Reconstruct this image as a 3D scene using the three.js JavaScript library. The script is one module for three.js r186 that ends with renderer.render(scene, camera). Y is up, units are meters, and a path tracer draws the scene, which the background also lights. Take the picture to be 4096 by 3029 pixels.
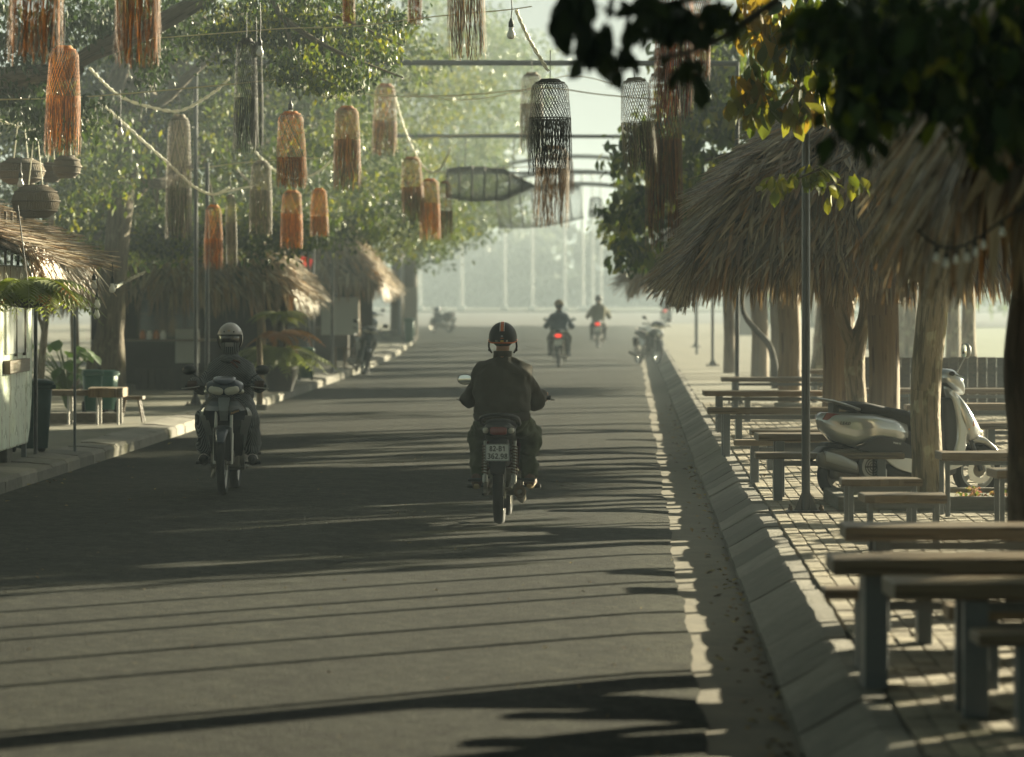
import * as THREE from 'three';
import { mergeGeometries } from 'three/addons/utils/BufferGeometryUtils.js';
import { RoundedBoxGeometry } from 'three/addons/geometries/RoundedBoxGeometry.js';

// ------------------------------------------------------------------ camera, sky, sun, air, exposure
const V = (x, y, z) => new THREE.Vector3(x, y, z);
const scene = new THREE.Scene();
const renderer = new THREE.WebGLRenderer({ antialias: true });
renderer.toneMapping = THREE.LinearToneMapping;
renderer.toneMappingExposure = 5.5;
renderer.shadowMap.enabled = true;

const camera = new THREE.PerspectiveCamera(11.258, 1024 / 757, 0.5, 3000);
camera.position.set(0, 1.9, 0);
camera.setViewOffset(1024, 757, 0, 90.5, 1024, 757);
camera.focus = 33.5;
camera.userData.fStop = 2.8;

const SUN_EL = 13.3 * Math.PI / 180, SUN = V(0.73 * Math.cos(SUN_EL), Math.sin(SUN_EL), -0.683 * Math.cos(SUN_EL)).normalize();
{ // hazy morning sky, paler towards the horizon and round the sun
  const W = 256, H = 128, d = new Float32Array(W * H * 4);
  for (let j = 0; j < H; j++) for (let i = 0; i < W; i++) {
    const el = ((j + 0.5) / H - 0.5) * Math.PI, az = ((i + 0.5) / W - 0.5) * 2 * Math.PI;
    const y = Math.sin(el), x = Math.cos(az) * Math.cos(el), z = Math.sin(az) * Math.cos(el);
    const t = Math.pow(Math.max(0, y), 0.5), c = Math.max(-1, Math.min(1, x * SUN.x + y * SUN.y + z * SUN.z)), g = Math.exp(-Math.pow(Math.acos(c) / 0.8, 2));
    const hz = [0.01, 0.019, 0.018], zn = [0.003, 0.007, 0.007], gl = [0.21, 0.21, 0.185];
    for (let k = 0; k < 3; k++) d[(j * W + i) * 4 + k] = hz[k] + (zn[k] - hz[k]) * t + g * gl[k];
    d[(j * W + i) * 4 + 3] = 1;
  }
  const sky = new THREE.DataTexture(d, W, H, THREE.RGBAFormat, THREE.FloatType);
  sky.mapping = THREE.EquirectangularReflectionMapping; sky.magFilter = THREE.LinearFilter; sky.needsUpdate = true;
  scene.background = sky; scene.environment = sky;
}
const sun = new THREE.DirectionalLight(new THREE.Color().setRGB(1, 0.9, 0.63), 5);
sun.name = 'sun'; sun.position.copy(SUN).multiplyScalar(150); sun.position.z -= 45; sun.target.position.set(0, 0, -45);
sun.castShadow = true;
Object.assign(sun.shadow.camera, { left: -70, right: 70, top: 50, bottom: -50, near: 1, far: 400 });
sun.shadow.mapSize.set(4096, 4096);
scene.add(sun, sun.target);
scene.fog = new THREE.FogExp2(new THREE.Color().setRGB(0.72, 0.86, 0.95), 0.0019);

// ------------------------------------------------------------------ numbers, names, places
const rng = (s) => () => { s = (s + 0x6d2b79f5) | 0; let t = Math.imul(s ^ (s >>> 15), 1 | s); t = (t + Math.imul(t ^ (t >>> 7), 61 | t)) ^ t; return ((t ^ (t >>> 14)) >>> 0) / 4294967296; };
const rnd = rng(7), rr = (a, b, r = rnd) => a + (b - a) * r(), lerp = (a, b, t) => a + (b - a) * t, clamp = (x, a, b) => Math.min(b, Math.max(a, x)), sst = (a, b, x) => { const t = clamp((x - a) / (b - a), 0, 1); return t * t * (3 - 2 * t); };
const KF = 8377, at = (x, y, D) => V((x - 1117) * D / KF, 1.9 - (y - 628.3) * D / KF, -D); // where a sight line meets the depth D
const TAU = Math.PI * 2;
const hash = (i, j, s) => { let h = Math.imul(i, 374761393) + Math.imul(j, 668265263) + Math.imul(s, 2147483647); h = Math.imul(h ^ (h >>> 13), 1274126177); return ((h ^ (h >>> 16)) >>> 0) / 4294967296; };
function noise2(x, y, s = 1, p = 0) {
  const xi = Math.floor(x), yi = Math.floor(y), fx = x - xi, fy = y - yi, u = fx * fx * (3 - 2 * fx), v = fy * fy * (3 - 2 * fy), m = (a) => (p ? ((a % p) + p) % p : a);
  return lerp(lerp(hash(m(xi), m(yi), s), hash(m(xi + 1), m(yi), s), u), lerp(hash(m(xi), m(yi + 1), s), hash(m(xi + 1), m(yi + 1), s), u), v);
}
const fbm = (x, y, s = 1, p = 0, o = 4) => { let a = 0.5, t = 0, n = 0; for (let i = 0; i < o; i++) { t += a * noise2(x, y, s + i, p); n += a; a *= 0.5; x *= 2; y *= 2; p *= 2; } return t / n; };
const noise3 = (x, y, z, s = 1) => { const k = Math.floor(z), f = z - k; return lerp(noise2(x, y, s + k * 17), noise2(x, y, s + (k + 1) * 17), f * f * (3 - 2 * f)); };

const taken = {};
const numbered = (n) => { const k = (taken[n] = (taken[n] ?? -1) + 1); return k ? n + '_' + String(k).padStart(3, '0') : n; };
function tag(o, label, category, group, kind) {
  if (label) o.userData.label = label;
  if (category) o.userData.category = category;
  if (group) o.userData.group = group;
  if (kind) o.userData.kind = kind;
  return o;
}
function thing(name, label, category, pos = V(0, 0, 0), turn = 0, group) {
  const o = new THREE.Group(); o.name = numbered(name); o.position.copy(pos); o.rotation.y = turn; scene.add(o);
  return tag(o, label, category, group);
}
function part(parent, name, geo, mat, kind) {
  const m = new THREE.Mesh(Array.isArray(geo) ? J(geo) : geo, mat);
  m.name = parent === scene ? numbered(name) : name; m.castShadow = m.receiveShadow = true;
  if (kind) m.userData.kind = kind;
  parent.add(m); return m;
}
const node = (parent, name, pos) => { const g = new THREE.Group(); g.name = name; if (pos) g.position.copy(pos); parent.add(g); return g; };
function structure(name, geo, mat) { const m = part(scene, name, geo, mat); m.userData.kind = 'structure'; return m; }
function copyOf(o, label, pos, turn, group) {
  const c = o.clone(); c.name = numbered(o.name.replace(/_\d{3}$/, '')); scene.add(c); c.userData = { ...o.userData, label };
  if (pos) c.position.copy(pos);
  if (turn !== undefined) c.rotation.y = turn;
  if (group) c.userData.group = group;
  return c;
}

// ------------------------------------------------------------------ shapes
function J(list) {
  return mergeGeometries(list.flat(9).map((g) => {
    const n = g.index ? g.toNonIndexed() : g.clone();
    for (const k of Object.keys(n.attributes)) if (!['position', 'normal', 'uv'].includes(k)) n.deleteAttribute(k);
    if (!n.attributes.uv) n.setAttribute('uv', new THREE.BufferAttribute(new Float32Array(n.attributes.position.count * 2), 2));
    if (!n.attributes.normal) n.computeVertexNormals();
    n.morphAttributes = {}; n.groups = [];
    return n;
  }));
}
const EU = new THREE.Euler(), QT = new THREE.Quaternion(), MX = new THREE.Matrix4();
const place = (g, x, y, z, rx = 0, ry = 0, rz = 0) => g.applyMatrix4(MX.compose(V(x, y, z), QT.setFromEuler(EU.set(rx, ry, rz)), V(1, 1, 1)));
const box = (w, h, d, x = 0, y = 0, z = 0, rx, ry, rz) => place(new THREE.BoxGeometry(w, h, d), x, y, z, rx, ry, rz);
const rbox = (w, h, d, r, x = 0, y = 0, z = 0, rx, ry, rz, s = 2) => place(new RoundedBoxGeometry(w, h, d, s, Math.min(r, w / 2.01, h / 2.01, d / 2.01)), x, y, z, rx, ry, rz);
const UPV = V(0, 1, 0);
function bar(a, b, r, r2 = r, seg = 8) {
  const d = b.clone().sub(a), g = new THREE.CylinderGeometry(r2, r, d.length(), seg);
  return g.applyMatrix4(MX.compose(a.clone().add(b).multiplyScalar(0.5), QT.setFromUnitVectors(UPV, d.normalize()), V(1, 1, 1)));
}
const zcyl = (r, w, x, y, z, seg = 20, r2 = r) => place(new THREE.CylinderGeometry(r2, r, w, seg), x, y, z, Math.PI / 2);
const ball = (r, x, y, z, sx = 1, sy = 1, sz = 1, a = 14, b = 10) => { const g = new THREE.SphereGeometry(r, a, b); g.scale(sx, sy, sz); return g.translate(x, y, z); };
const tube = (pts, r, seg = 16, rad = 6, closed = false) => new THREE.TubeGeometry(new THREE.CatmullRomCurve3(pts, closed), seg, r, rad, closed);
const lathe = (pts, seg = 20) => new THREE.LatheGeometry(pts.map((p) => new THREE.Vector2(p[0], p[1])), seg);
// a limb or trunk: rings of the given radii along points, with a lumpy surface
function limb(pts, radii, rad = 8, lump = 0, seed = 1, steps = 0) {
  const cv = new THREE.CatmullRomCurve3(pts), n = steps || Math.max(4, pts.length * 4), P = [], U = [], I = [];
  const fr = cv.computeFrenetFrames(n, false); let run = 0, last = null;
  for (let i = 0; i <= n; i++) {
    const t = i / n, c = cv.getPoint(t), f = t * (radii.length - 1), k = Math.min(radii.length - 2, Math.floor(f)), r = radii.length > 1 ? lerp(radii[k], radii[k + 1], f - k) : radii[0];
    if (last) run += c.distanceTo(last); last = c;
    for (let j = 0; j <= rad; j++) {
      const a = (j % rad) / rad * TAU, q = r * (1 + lump * (noise3(Math.cos(a) * 1.3 + 5, Math.sin(a) * 1.3 + 5, run * 3, seed) - 0.5) * 2);
      const v = c.clone().addScaledVector(fr.normals[i], Math.cos(a) * q).addScaledVector(fr.binormals[i], Math.sin(a) * q);
      P.push(v.x, v.y, v.z); U.push(j / rad * TAU * Math.max(...radii), run);
      if (i < n && j < rad) { const q0 = i * (rad + 1) + j, q1 = q0 + rad + 1; I.push(q0, q0 + 1, q1, q0 + 1, q1 + 1, q1); }
    }
  }
  const g = new THREE.BufferGeometry();
  g.setAttribute('position', new THREE.Float32BufferAttribute(P, 3)); g.setAttribute('uv', new THREE.Float32BufferAttribute(U, 2)); g.setIndex(I); g.computeVertexNormals();
  return g;
}
// skin stretched over rings: secs = [[x, y, z, width, height, power], ...], rings stand across the axis ('x' or 'y')
function loft(secs, axis = 'x', seg = 20) {
  const P = [], U = [], I = [], n = secs.length, sp = (a, e) => Math.sign(a) * Math.pow(Math.abs(a), e);
  secs.forEach(([x, y, z, w, h, e = 2.4], i) => {
    for (let j = 0; j <= seg; j++) {
      const a = (j % seg) / seg * TAU, c = sp(Math.cos(a), 2 / e) * w / 2, s = sp(Math.sin(a), 2 / e) * h / 2;
      if (axis === 'x') P.push(x, y + s, z + c); else P.push(x + s, y, z + c);
      U.push(j / seg * (w + h), axis === 'x' ? x : y);
      if (i < n - 1 && j < seg) { const q = i * (seg + 1) + j, t = q + seg + 1; I.push(q, q + 1, t, q + 1, t + 1, t); }
    }
  });
  for (const i of [0, n - 1]) {
    const [x, y, z] = secs[i], c = P.length / 3; P.push(x, y, z); U.push(0, 0);
    for (let j = 0; j < seg; j++) { const q = i * (seg + 1) + j; i ? I.push(c, q, q + 1) : I.push(c, q + 1, q); }
  }
  const g = new THREE.BufferGeometry();
  g.setAttribute('position', new THREE.Float32BufferAttribute(P, 3)); g.setAttribute('uv', new THREE.Float32BufferAttribute(U, 2)); g.setIndex(I); g.computeVertexNormals();
  return g;
}
// a curved shield: rows [y, half width, x, sweep back at the edges]; it covers the share a..b of each row
function shield(rows, a = -1, b = 1, n = 12, thick = 0.015, lift = 0) {
  const P = [], I = [], m = rows.length, W = n + 1;
  for (const s of [0, 1]) rows.forEach(([y, w, x, sw]) => { for (let j = 0; j <= n; j++) { const t = lerp(a, b, j / n); P.push(x - sw * t * t + lift - s * thick, y, w * t); } });
  const quad = (p, q, r, s) => I.push(p, q, r, q, s, r);
  for (let i = 0; i < m - 1; i++) for (let j = 0; j < n; j++) { const q = i * W + j, o = m * W; quad(q, q + 1, q + W, q + W + 1); quad(o + q + 1, o + q, o + q + W + 1, o + q + W); }
  for (let i = 0; i < m - 1; i++) for (const j of [0, n]) { const q = i * W + j, o = m * W + q; quad(q, q + W, o, o + W); }
  for (let j = 0; j < n; j++) for (const i of [0, m - 1]) { const q = i * W + j, o = m * W + q; quad(q, q + 1, o, o + 1); }
  const g = new THREE.BufferGeometry(); g.setAttribute('position', new THREE.Float32BufferAttribute(P, 3)); g.setIndex(I);
  const f = g.toNonIndexed(); f.computeVertexNormals(); return f;
}
// a side outline (x, y pairs) given a width, with rounded edges
function slice(pts, width, bevel = 0.012, z = 0, smooth = true) {
  const s = new THREE.Shape();
  if (smooth) { s.moveTo(...pts[0]); s.splineThru([...pts.slice(1), pts[0]].map((p) => new THREE.Vector2(...p))); } else s.setFromPoints(pts.map((p) => new THREE.Vector2(...p)));
  const g = new THREE.ExtrudeGeometry(s, { depth: Math.max(0.001, width - 2 * bevel), bevelEnabled: bevel > 0, bevelThickness: bevel, bevelSize: bevel, bevelOffset: -bevel, bevelSegments: 3, curveSegments: 6 });
  return g.translate(0, 0, z - width / 2 + bevel);
}
// skin round a distance field by surface nets
function skin(fn, lo, hi, cell, uvf) {
  const nx = Math.ceil((hi[0] - lo[0]) / cell) + 1, ny = Math.ceil((hi[1] - lo[1]) / cell) + 1, nz = Math.ceil((hi[2] - lo[2]) / cell) + 1, F = new Float32Array(nx * ny * nz);
  let q = 0; for (let k = 0; k < nz; k++) for (let j = 0; j < ny; j++) for (let i = 0; i < nx; i++) F[q++] = fn(lo[0] + i * cell, lo[1] + j * cell, lo[2] + k * cell);
  const id = new Int32Array(nx * ny * nz).fill(-1), P = [], I = [], ix = (i, j, k) => (k * ny + j) * nx + i;
  for (let k = 0; k < nz - 1; k++) for (let j = 0; j < ny - 1; j++) for (let i = 0; i < nx - 1; i++) {
    let m = 0; const f = []; for (let c = 0; c < 8; c++) { const v = F[ix(i + (c & 1), j + ((c >> 1) & 1), k + (c >> 2))]; f.push(v); if (v < 0) m |= 1 << c; }
    if (m === 0 || m === 255) continue;
    let x = 0, y = 0, z = 0, n = 0;
    for (let c = 0; c < 8; c++) for (const b of [1, 2, 4]) if (!(c & b) && (f[c] < 0) !== (f[c | b] < 0)) { const t = f[c] / (f[c] - f[c | b]); x += (c & 1) + (b === 1 ? t : 0); y += ((c >> 1) & 1) + (b === 2 ? t : 0); z += (c >> 2) + (b === 4 ? t : 0); n++; }
    id[ix(i, j, k)] = P.length / 3; P.push(lo[0] + (i + x / n) * cell, lo[1] + (j + y / n) * cell, lo[2] + (k + z / n) * cell);
  }
  const quad = (a, b, c, d, fl) => { if (a < 0 || b < 0 || c < 0 || d < 0) return; fl ? I.push(a, b, c, a, c, d) : I.push(a, c, b, a, d, c); };
  for (let k = 1; k < nz - 1; k++) for (let j = 1; j < ny - 1; j++) for (let i = 1; i < nx - 1; i++) {
    const v = F[ix(i, j, k)] < 0;
    if (v !== F[ix(i + 1, j, k)] < 0) quad(id[ix(i, j - 1, k - 1)], id[ix(i, j, k - 1)], id[ix(i, j, k)], id[ix(i, j - 1, k)], v);
    if (v !== F[ix(i, j + 1, k)] < 0) quad(id[ix(i - 1, j, k - 1)], id[ix(i - 1, j, k)], id[ix(i, j, k)], id[ix(i, j, k - 1)], v);
    if (v !== F[ix(i, j, k + 1)] < 0) quad(id[ix(i - 1, j - 1, k)], id[ix(i, j - 1, k)], id[ix(i, j, k)], id[ix(i - 1, j, k)], v);
  }
  const g = new THREE.BufferGeometry(); g.setAttribute('position', new THREE.Float32BufferAttribute(P, 3));
  const U = []; for (let i = 0; i < P.length; i += 3) U.push(...(uvf ? uvf(P[i], P[i + 1], P[i + 2]) : [P[i + 2], P[i + 1]]));
  g.setAttribute('uv', new THREE.Float32BufferAttribute(U, 2)); g.setIndex(I); g.computeVertexNormals(); return g;
}
// bones: [ax, ay, az, ar, bx, by, bz, br]; a smooth union of tapered capsules
function boneField(bones, k = 0.03, fold = 0, freq = 14) {
  const B = bones.map(([ax, ay, az, ar, bx, by, bz, br]) => [ax, ay, az, ar, bx - ax, by - ay, bz - az, br - ar, (bx - ax) ** 2 + (by - ay) ** 2 + (bz - az) ** 2 || 1e-9]);
  return (x, y, z) => {
    let d = 9;
    for (const b of B) {
      const px = x - b[0], py = y - b[1], pz = z - b[2], t = clamp((px * b[4] + py * b[5] + pz * b[6]) / b[8], 0, 1);
      const e = Math.hypot(px - t * b[4], py - t * b[5], pz - t * b[6]) - b[3] - t * b[7], h = Math.max(0, k - Math.abs(d - e)) / k;
      d = Math.min(d, e) - h * h * k * 0.25;
    }
    if (fold && d < 0.06) d += fold * (noise3(x * freq, y * freq * 1.6, z * freq, 5) + 0.6 * noise3(x * freq * 2.3 + 9, y * freq * 2, z * freq * 2.3, 8) - 0.8);
    return d;
  };
}
function bounds(bones, pad = 0.05) {
  const lo = [9, 9, 9], hi = [-9, -9, -9];
  for (const b of bones) for (const o of [0, 4]) for (let i = 0; i < 3; i++) { lo[i] = Math.min(lo[i], b[o + i] - b[o + 3] - pad); hi[i] = Math.max(hi[i], b[o + i] + b[o + 3] + pad); }
  return [lo, hi];
}
const boneSkin = (bones, cell, k, fold, freq, uvf) => skin(boneField(bones, k, fold, freq), ...bounds(bones), cell, uvf);

// ------------------------------------------------------------------ textures and materials
const toS = (c) => 255 * (c <= 0.0031308 ? 12.92 * c : 1.055 * Math.pow(clamp(c, 0, 1), 1 / 2.4) - 0.055);
function tex(W, H, fn, color = true) {
  const d = new Uint8Array(W * H * 4);
  for (let y = 0, o = 0; y < H; y++) for (let x = 0; x < W; x++, o += 4) {
    const c = fn(x / W, y / H, x, y), a = Array.isArray(c) ? c : [c, c, c];
    for (let k = 0; k < 3; k++) d[o + k] = color ? toS(a[k]) : clamp(a[k], 0, 1) * 255;
    d[o + 3] = 255;
  }
  const t = new THREE.DataTexture(d, W, H); t.wrapS = t.wrapT = THREE.RepeatWrapping; t.magFilter = THREE.LinearFilter; t.minFilter = THREE.LinearMipmapLinearFilter;
  t.generateMipmaps = true; if (color) t.colorSpace = THREE.SRGBColorSpace; t.needsUpdate = true; return t;
}
const rep = (t, a, b = a) => { const c = t.clone(); c.repeat.set(a, b); c.needsUpdate = true; return c; };
const lin = (c) => new THREE.Color().setRGB(...c);
const std = (c, roughness = 0.8, o = {}) => new THREE.MeshStandardMaterial({ color: lin(c), roughness, side: THREE.DoubleSide, ...o });
const phy = (c, roughness = 0.5, o = {}) => new THREE.MeshPhysicalMaterial({ color: lin(c), roughness, side: THREE.DoubleSide, ...o });

const asphaltH = (() => { // grains of stone in tar
  const S = 1024, h = new Float32Array(S * S), r = rng(3);
  for (let i = 0; i < 30000; i++) { const x = r() * S | 0, y = r() * S | 0, s = r() < 0.25 ? 5 : r() < 0.6 ? 4 : 3, v = 0.35 + r() * 0.65; for (let b = -s; b <= s; b++) for (let a = -s; a <= s; a++) if (a * a + b * b <= s * s - 1) h[((y + b + S) % S) * S + (x + a + S) % S] = v * (1 - (a * a + b * b) / (s * s + 2)); }
  return h;
})();
const T = {
  asphalt: tex(1024, 1024, (u, v, x, y) => { const h = asphaltH[y * 1024 + x], m = fbm(u * 22, v * 22, 13, 22, 3), k = (0.004 + 0.02 * fbm(u * 6, v * 6, 3, 6) + h * 0.1) * (0.66 + 0.68 * sst(0.3, 0.7, m)), w = noise2(u * 60, v * 60, 9, 60) > 0.93 ? 0.2 * h : 0; return [k * 1.03 + w * 1.2, k * 1.02 + w, k * 0.93 + w * 0.5]; }),
  asphaltB: tex(1024, 1024, (u, v, x, y) => asphaltH[y * 1024 + x], false),
  concrete: tex(512, 512, (u, v) => { const a = fbm(u * 6, v * 6, 21, 6, 5), b = fbm(u * 40, v * 40, 31, 40, 3); const k = 0.12 + 0.13 * a + 0.08 * b; return [k * 1.06, k, k * 0.86]; }),
  concreteB: tex(512, 512, (u, v) => 0.6 * fbm(u * 12, v * 12, 21, 12, 5) + 0.4 * fbm(u * 90, v * 90, 35, 90, 2), false),
  wood: tex(512, 512, (u, v) => { const g = fbm(u * 2 + 0.4 * noise2(u * 4, v * 4, 8, 4), v * 42, 9, 0, 4), c = sst(0.66, 0.72, fbm(u * 3, v * 60, 15, 0, 3)), k = 0.5 + 0.7 * g; return [0.27 * k * (1 - 0.6 * c), 0.22 * k * (1 - 0.65 * c), 0.16 * k * (1 - 0.7 * c)]; }),
  woodB: tex(512, 512, (u, v) => fbm(u * 2, v * 42, 9, 0, 4) * (1 - 0.7 * sst(0.66, 0.72, fbm(u * 3, v * 60, 15, 0, 3))), false),
  bark: tex(512, 512, (u, v) => { const a = fbm(u * 10, v * 5, 41, 0, 5), b = sst(0.5, 0.35, fbm(u * 22, v * 4 + 0.6 * noise2(u * 6, v * 6, 4), 47, 0, 3)), k = 0.55 + 0.8 * a; const l = sst(0.62, 0.75, fbm(u * 7, v * 7, 51, 7, 3)); return [0.14 * k * (1 - 0.5 * b) + 0.06 * l, 0.115 * k * (1 - 0.5 * b) + 0.065 * l, 0.085 * k * (1 - 0.55 * b) + 0.05 * l]; }),
  barkB: tex(512, 512, (u, v) => fbm(u * 22, v * 4, 47, 0, 4) * 0.7 + 0.3 * fbm(u * 40, v * 30, 43, 0, 2), false),
  earth: tex(512, 512, (u, v) => { const a = fbm(u * 5, v * 5, 61, 5, 5), b = hash(u * 512 | 0, v * 512 | 0, 3), k = 0.6 + 0.7 * a + 0.25 * (b - 0.5); return [0.13 * k, 0.11 * k, 0.078 * k]; }),
  paint: tex(256, 256, (u, v) => { const a = fbm(u * 14, v * 2.2, 71, 0, 5), b = sst(0.6, 0.75, fbm(u * 18, v * 1.4, 75, 0, 3)), k = 0.75 + 0.5 * a; return [lerp(0.55, 0.24, b) * k, lerp(0.59, 0.21, b) * k, lerp(0.53, 0.14, b) * k]; }),
  cloth: tex(256, 256, (u, v, x, y) => 0.55 + 0.25 * fbm(u * 20, v * 20, 81, 20, 3) + 0.2 * ((x + y) % 3) / 3, false),
  stripe: tex(64, 64, (u) => { const k = (u * 4) % 1; return k < 0.42 ? [0.012, 0.014, 0.017] : [0.17, 0.175, 0.175]; }),
  scuff: tex(256, 256, (u, v) => 0.3 + 0.7 * fbm(u * 9, v * 9, 91, 9, 5), false),
};
const M = {
  asphalt: phy([0.62, 0.665, 0.57], 0.9, { specularIntensity: 0.22, map: rep(T.asphalt, 1 / 1.6), bumpMap: rep(T.asphaltB, 1 / 1.6), bumpScale: 0.026, vertexColors: true }),
  gutter: std([0.5, 0.46, 0.36], 0.9, { map: rep(T.concrete, 1 / 1.3), bumpMap: rep(T.concreteB, 1 / 0.8), bumpScale: 0.006 }),
  kerb: [0.72, 0.9, 0.6, 0.48, 0.8].map((k) => std([k, k * 0.99, k * 0.95], 0.92, { map: rep(T.concrete, 1 / 1.1), bumpMap: rep(T.concreteB, 1 / 0.5), bumpScale: 0.007 })),
  joint: std([0.05, 0.045, 0.035], 1),
  pave: std([0.6, 0.6, 0.5], 0.93, { map: rep(T.concrete, 0.5), bumpMap: rep(T.concreteB, 1 / 0.7), bumpScale: 0.008 }),
  earth: std([0.75, 0.85, 0.5], 1, { map: rep(T.earth, 0.4) }),
  wood: std([0.62, 0.58, 0.5], 0.46, { map: rep(T.wood, 0.9), bumpMap: rep(T.woodB, 0.9), bumpScale: 0.006 }),
  woodDark: std([0.36, 0.34, 0.3], 0.75, { map: rep(T.wood, 0.9), bumpMap: rep(T.woodB, 0.9), bumpScale: 0.006 }),
  post: std([0.78, 0.68, 0.52], 0.8, { map: rep((() => { const t = T.wood.clone(); t.rotation = Math.PI / 2; return t; })(), 0.7), bumpMap: rep((() => { const t = T.woodB.clone(); t.rotation = Math.PI / 2; return t; })(), 0.7), bumpScale: 0.008 }),
  bark: std([2.1, 2.05, 1.85], 0.9, { map: rep(T.bark, 1.6, 1.1), bumpMap: rep(T.barkB, 1.6, 1.1), bumpScale: 0.02 }),
  barkFig: std([0.95, 0.9, 0.78], 0.9, { map: rep(T.bark, 1.6, 1.1), bumpMap: rep(T.barkB, 1.6, 1.1), bumpScale: 0.02 }),
  barkDark: std([0.4, 0.38, 0.34], 0.9, { map: rep(T.bark, 1.6, 1.1), bumpMap: rep(T.barkB, 1.6, 1.1), bumpScale: 0.02 }),
  steel: phy([0.014, 0.017, 0.02], 0.46, { roughnessMap: rep(T.scuff, 2), clearcoat: 0.25, clearcoatRoughness: 0.3 }),
  legGrey: std([0.1, 0.115, 0.125], 0.55, { roughnessMap: rep(T.scuff, 3) }),
  black: std([0.012, 0.013, 0.014], 0.5), blackMatt: std([0.016, 0.016, 0.016], 0.85), rubber: std([0.012, 0.012, 0.012], 0.9),
  chrome: std([0.62, 0.62, 0.6], 0.16, { metalness: 1 }), alloy: std([0.36, 0.35, 0.32], 0.38, { metalness: 0.9 }), dullMetal: std([0.2, 0.18, 0.15], 0.55, { metalness: 0.7 }), rust: std([0.13, 0.085, 0.05], 0.7, { metalness: 0.4 }),
  legGrey2: std([0.45, 0.46, 0.45], 0.5), white: std([0.75, 0.75, 0.72], 0.4), bulb: phy([0.8, 0.79, 0.74], 0.25, { clearcoat: 0.4 }), socket: std([0.015, 0.02, 0.022], 0.5),
  rope: phy([0.8, 0.78, 0.66], 0.5, { transmission: 0.3 }), cord: std([0.5, 0.42, 0.22], 0.8), wire: std([0.03, 0.032, 0.03], 0.6),
  glass: phy([0.9, 0.95, 0.93], 0.06, { transmission: 1, thickness: 0 }), darkGlass: phy([0.015, 0.018, 0.02], 0.08, { clearcoat: 1 }),
  mirror: std([0.8, 0.82, 0.82], 0.04, { metalness: 1 }), lens: phy([0.5, 0.47, 0.38], 0.12, { clearcoat: 1 }),
  tailOff: phy([0.16, 0.02, 0.015], 0.25, { clearcoat: 1 }), amber: phy([0.5, 0.16, 0.02], 0.3, { clearcoat: 1 }),
  tailOn: std([0.6, 0.03, 0.02], 0.4, { emissive: lin([1, 0.045, 0.02]), emissiveIntensity: 0.34 }),
  skinM: phy([0.3, 0.16, 0.095], 0.6), binGreen: std([0.02, 0.09, 0.06], 0.42), binDark: std([0.012, 0.045, 0.042], 0.45),
};
const decal = (W, H, draw) => { const c = document.createElement('canvas'); c.width = W; c.height = H; draw(c.getContext('2d'), W, H); const t = new THREE.CanvasTexture(c); t.colorSpace = THREE.SRGBColorSpace; return t; };
// ------------------------------------------------------------------ the ground, the road, kerbs and pavements
const RS = 0.0305, YAW = Math.atan(RS);
const roadR = (D) => 0.32 + RS * D, kerbR = (D) => 0.72 + RS * D;
const leftPts = [[4, -5.6], [35, -4.72], [46, -4.38], [70, -3.75], [85, -3.42], [108, -3.2], [135, -3.4], [165, -4.2], [190, -5.6]];
function kerbL(D) { for (let i = 1; i < leftPts.length; i++) if (D <= leftPts[i][0] || i === leftPts.length - 1) { const [a, b] = [leftPts[i - 1], leftPts[i]]; return lerp(a[1], b[1], (D - a[0]) / (b[0] - a[0])); } }
const PAVE = 0.17, END = 186;
const depths = (a, b, near, k) => { const o = [a]; while (o[o.length - 1] < b) o.push(Math.min(b, o[o.length - 1] + Math.max(near, o[o.length - 1] * k))); return o; };
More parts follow.
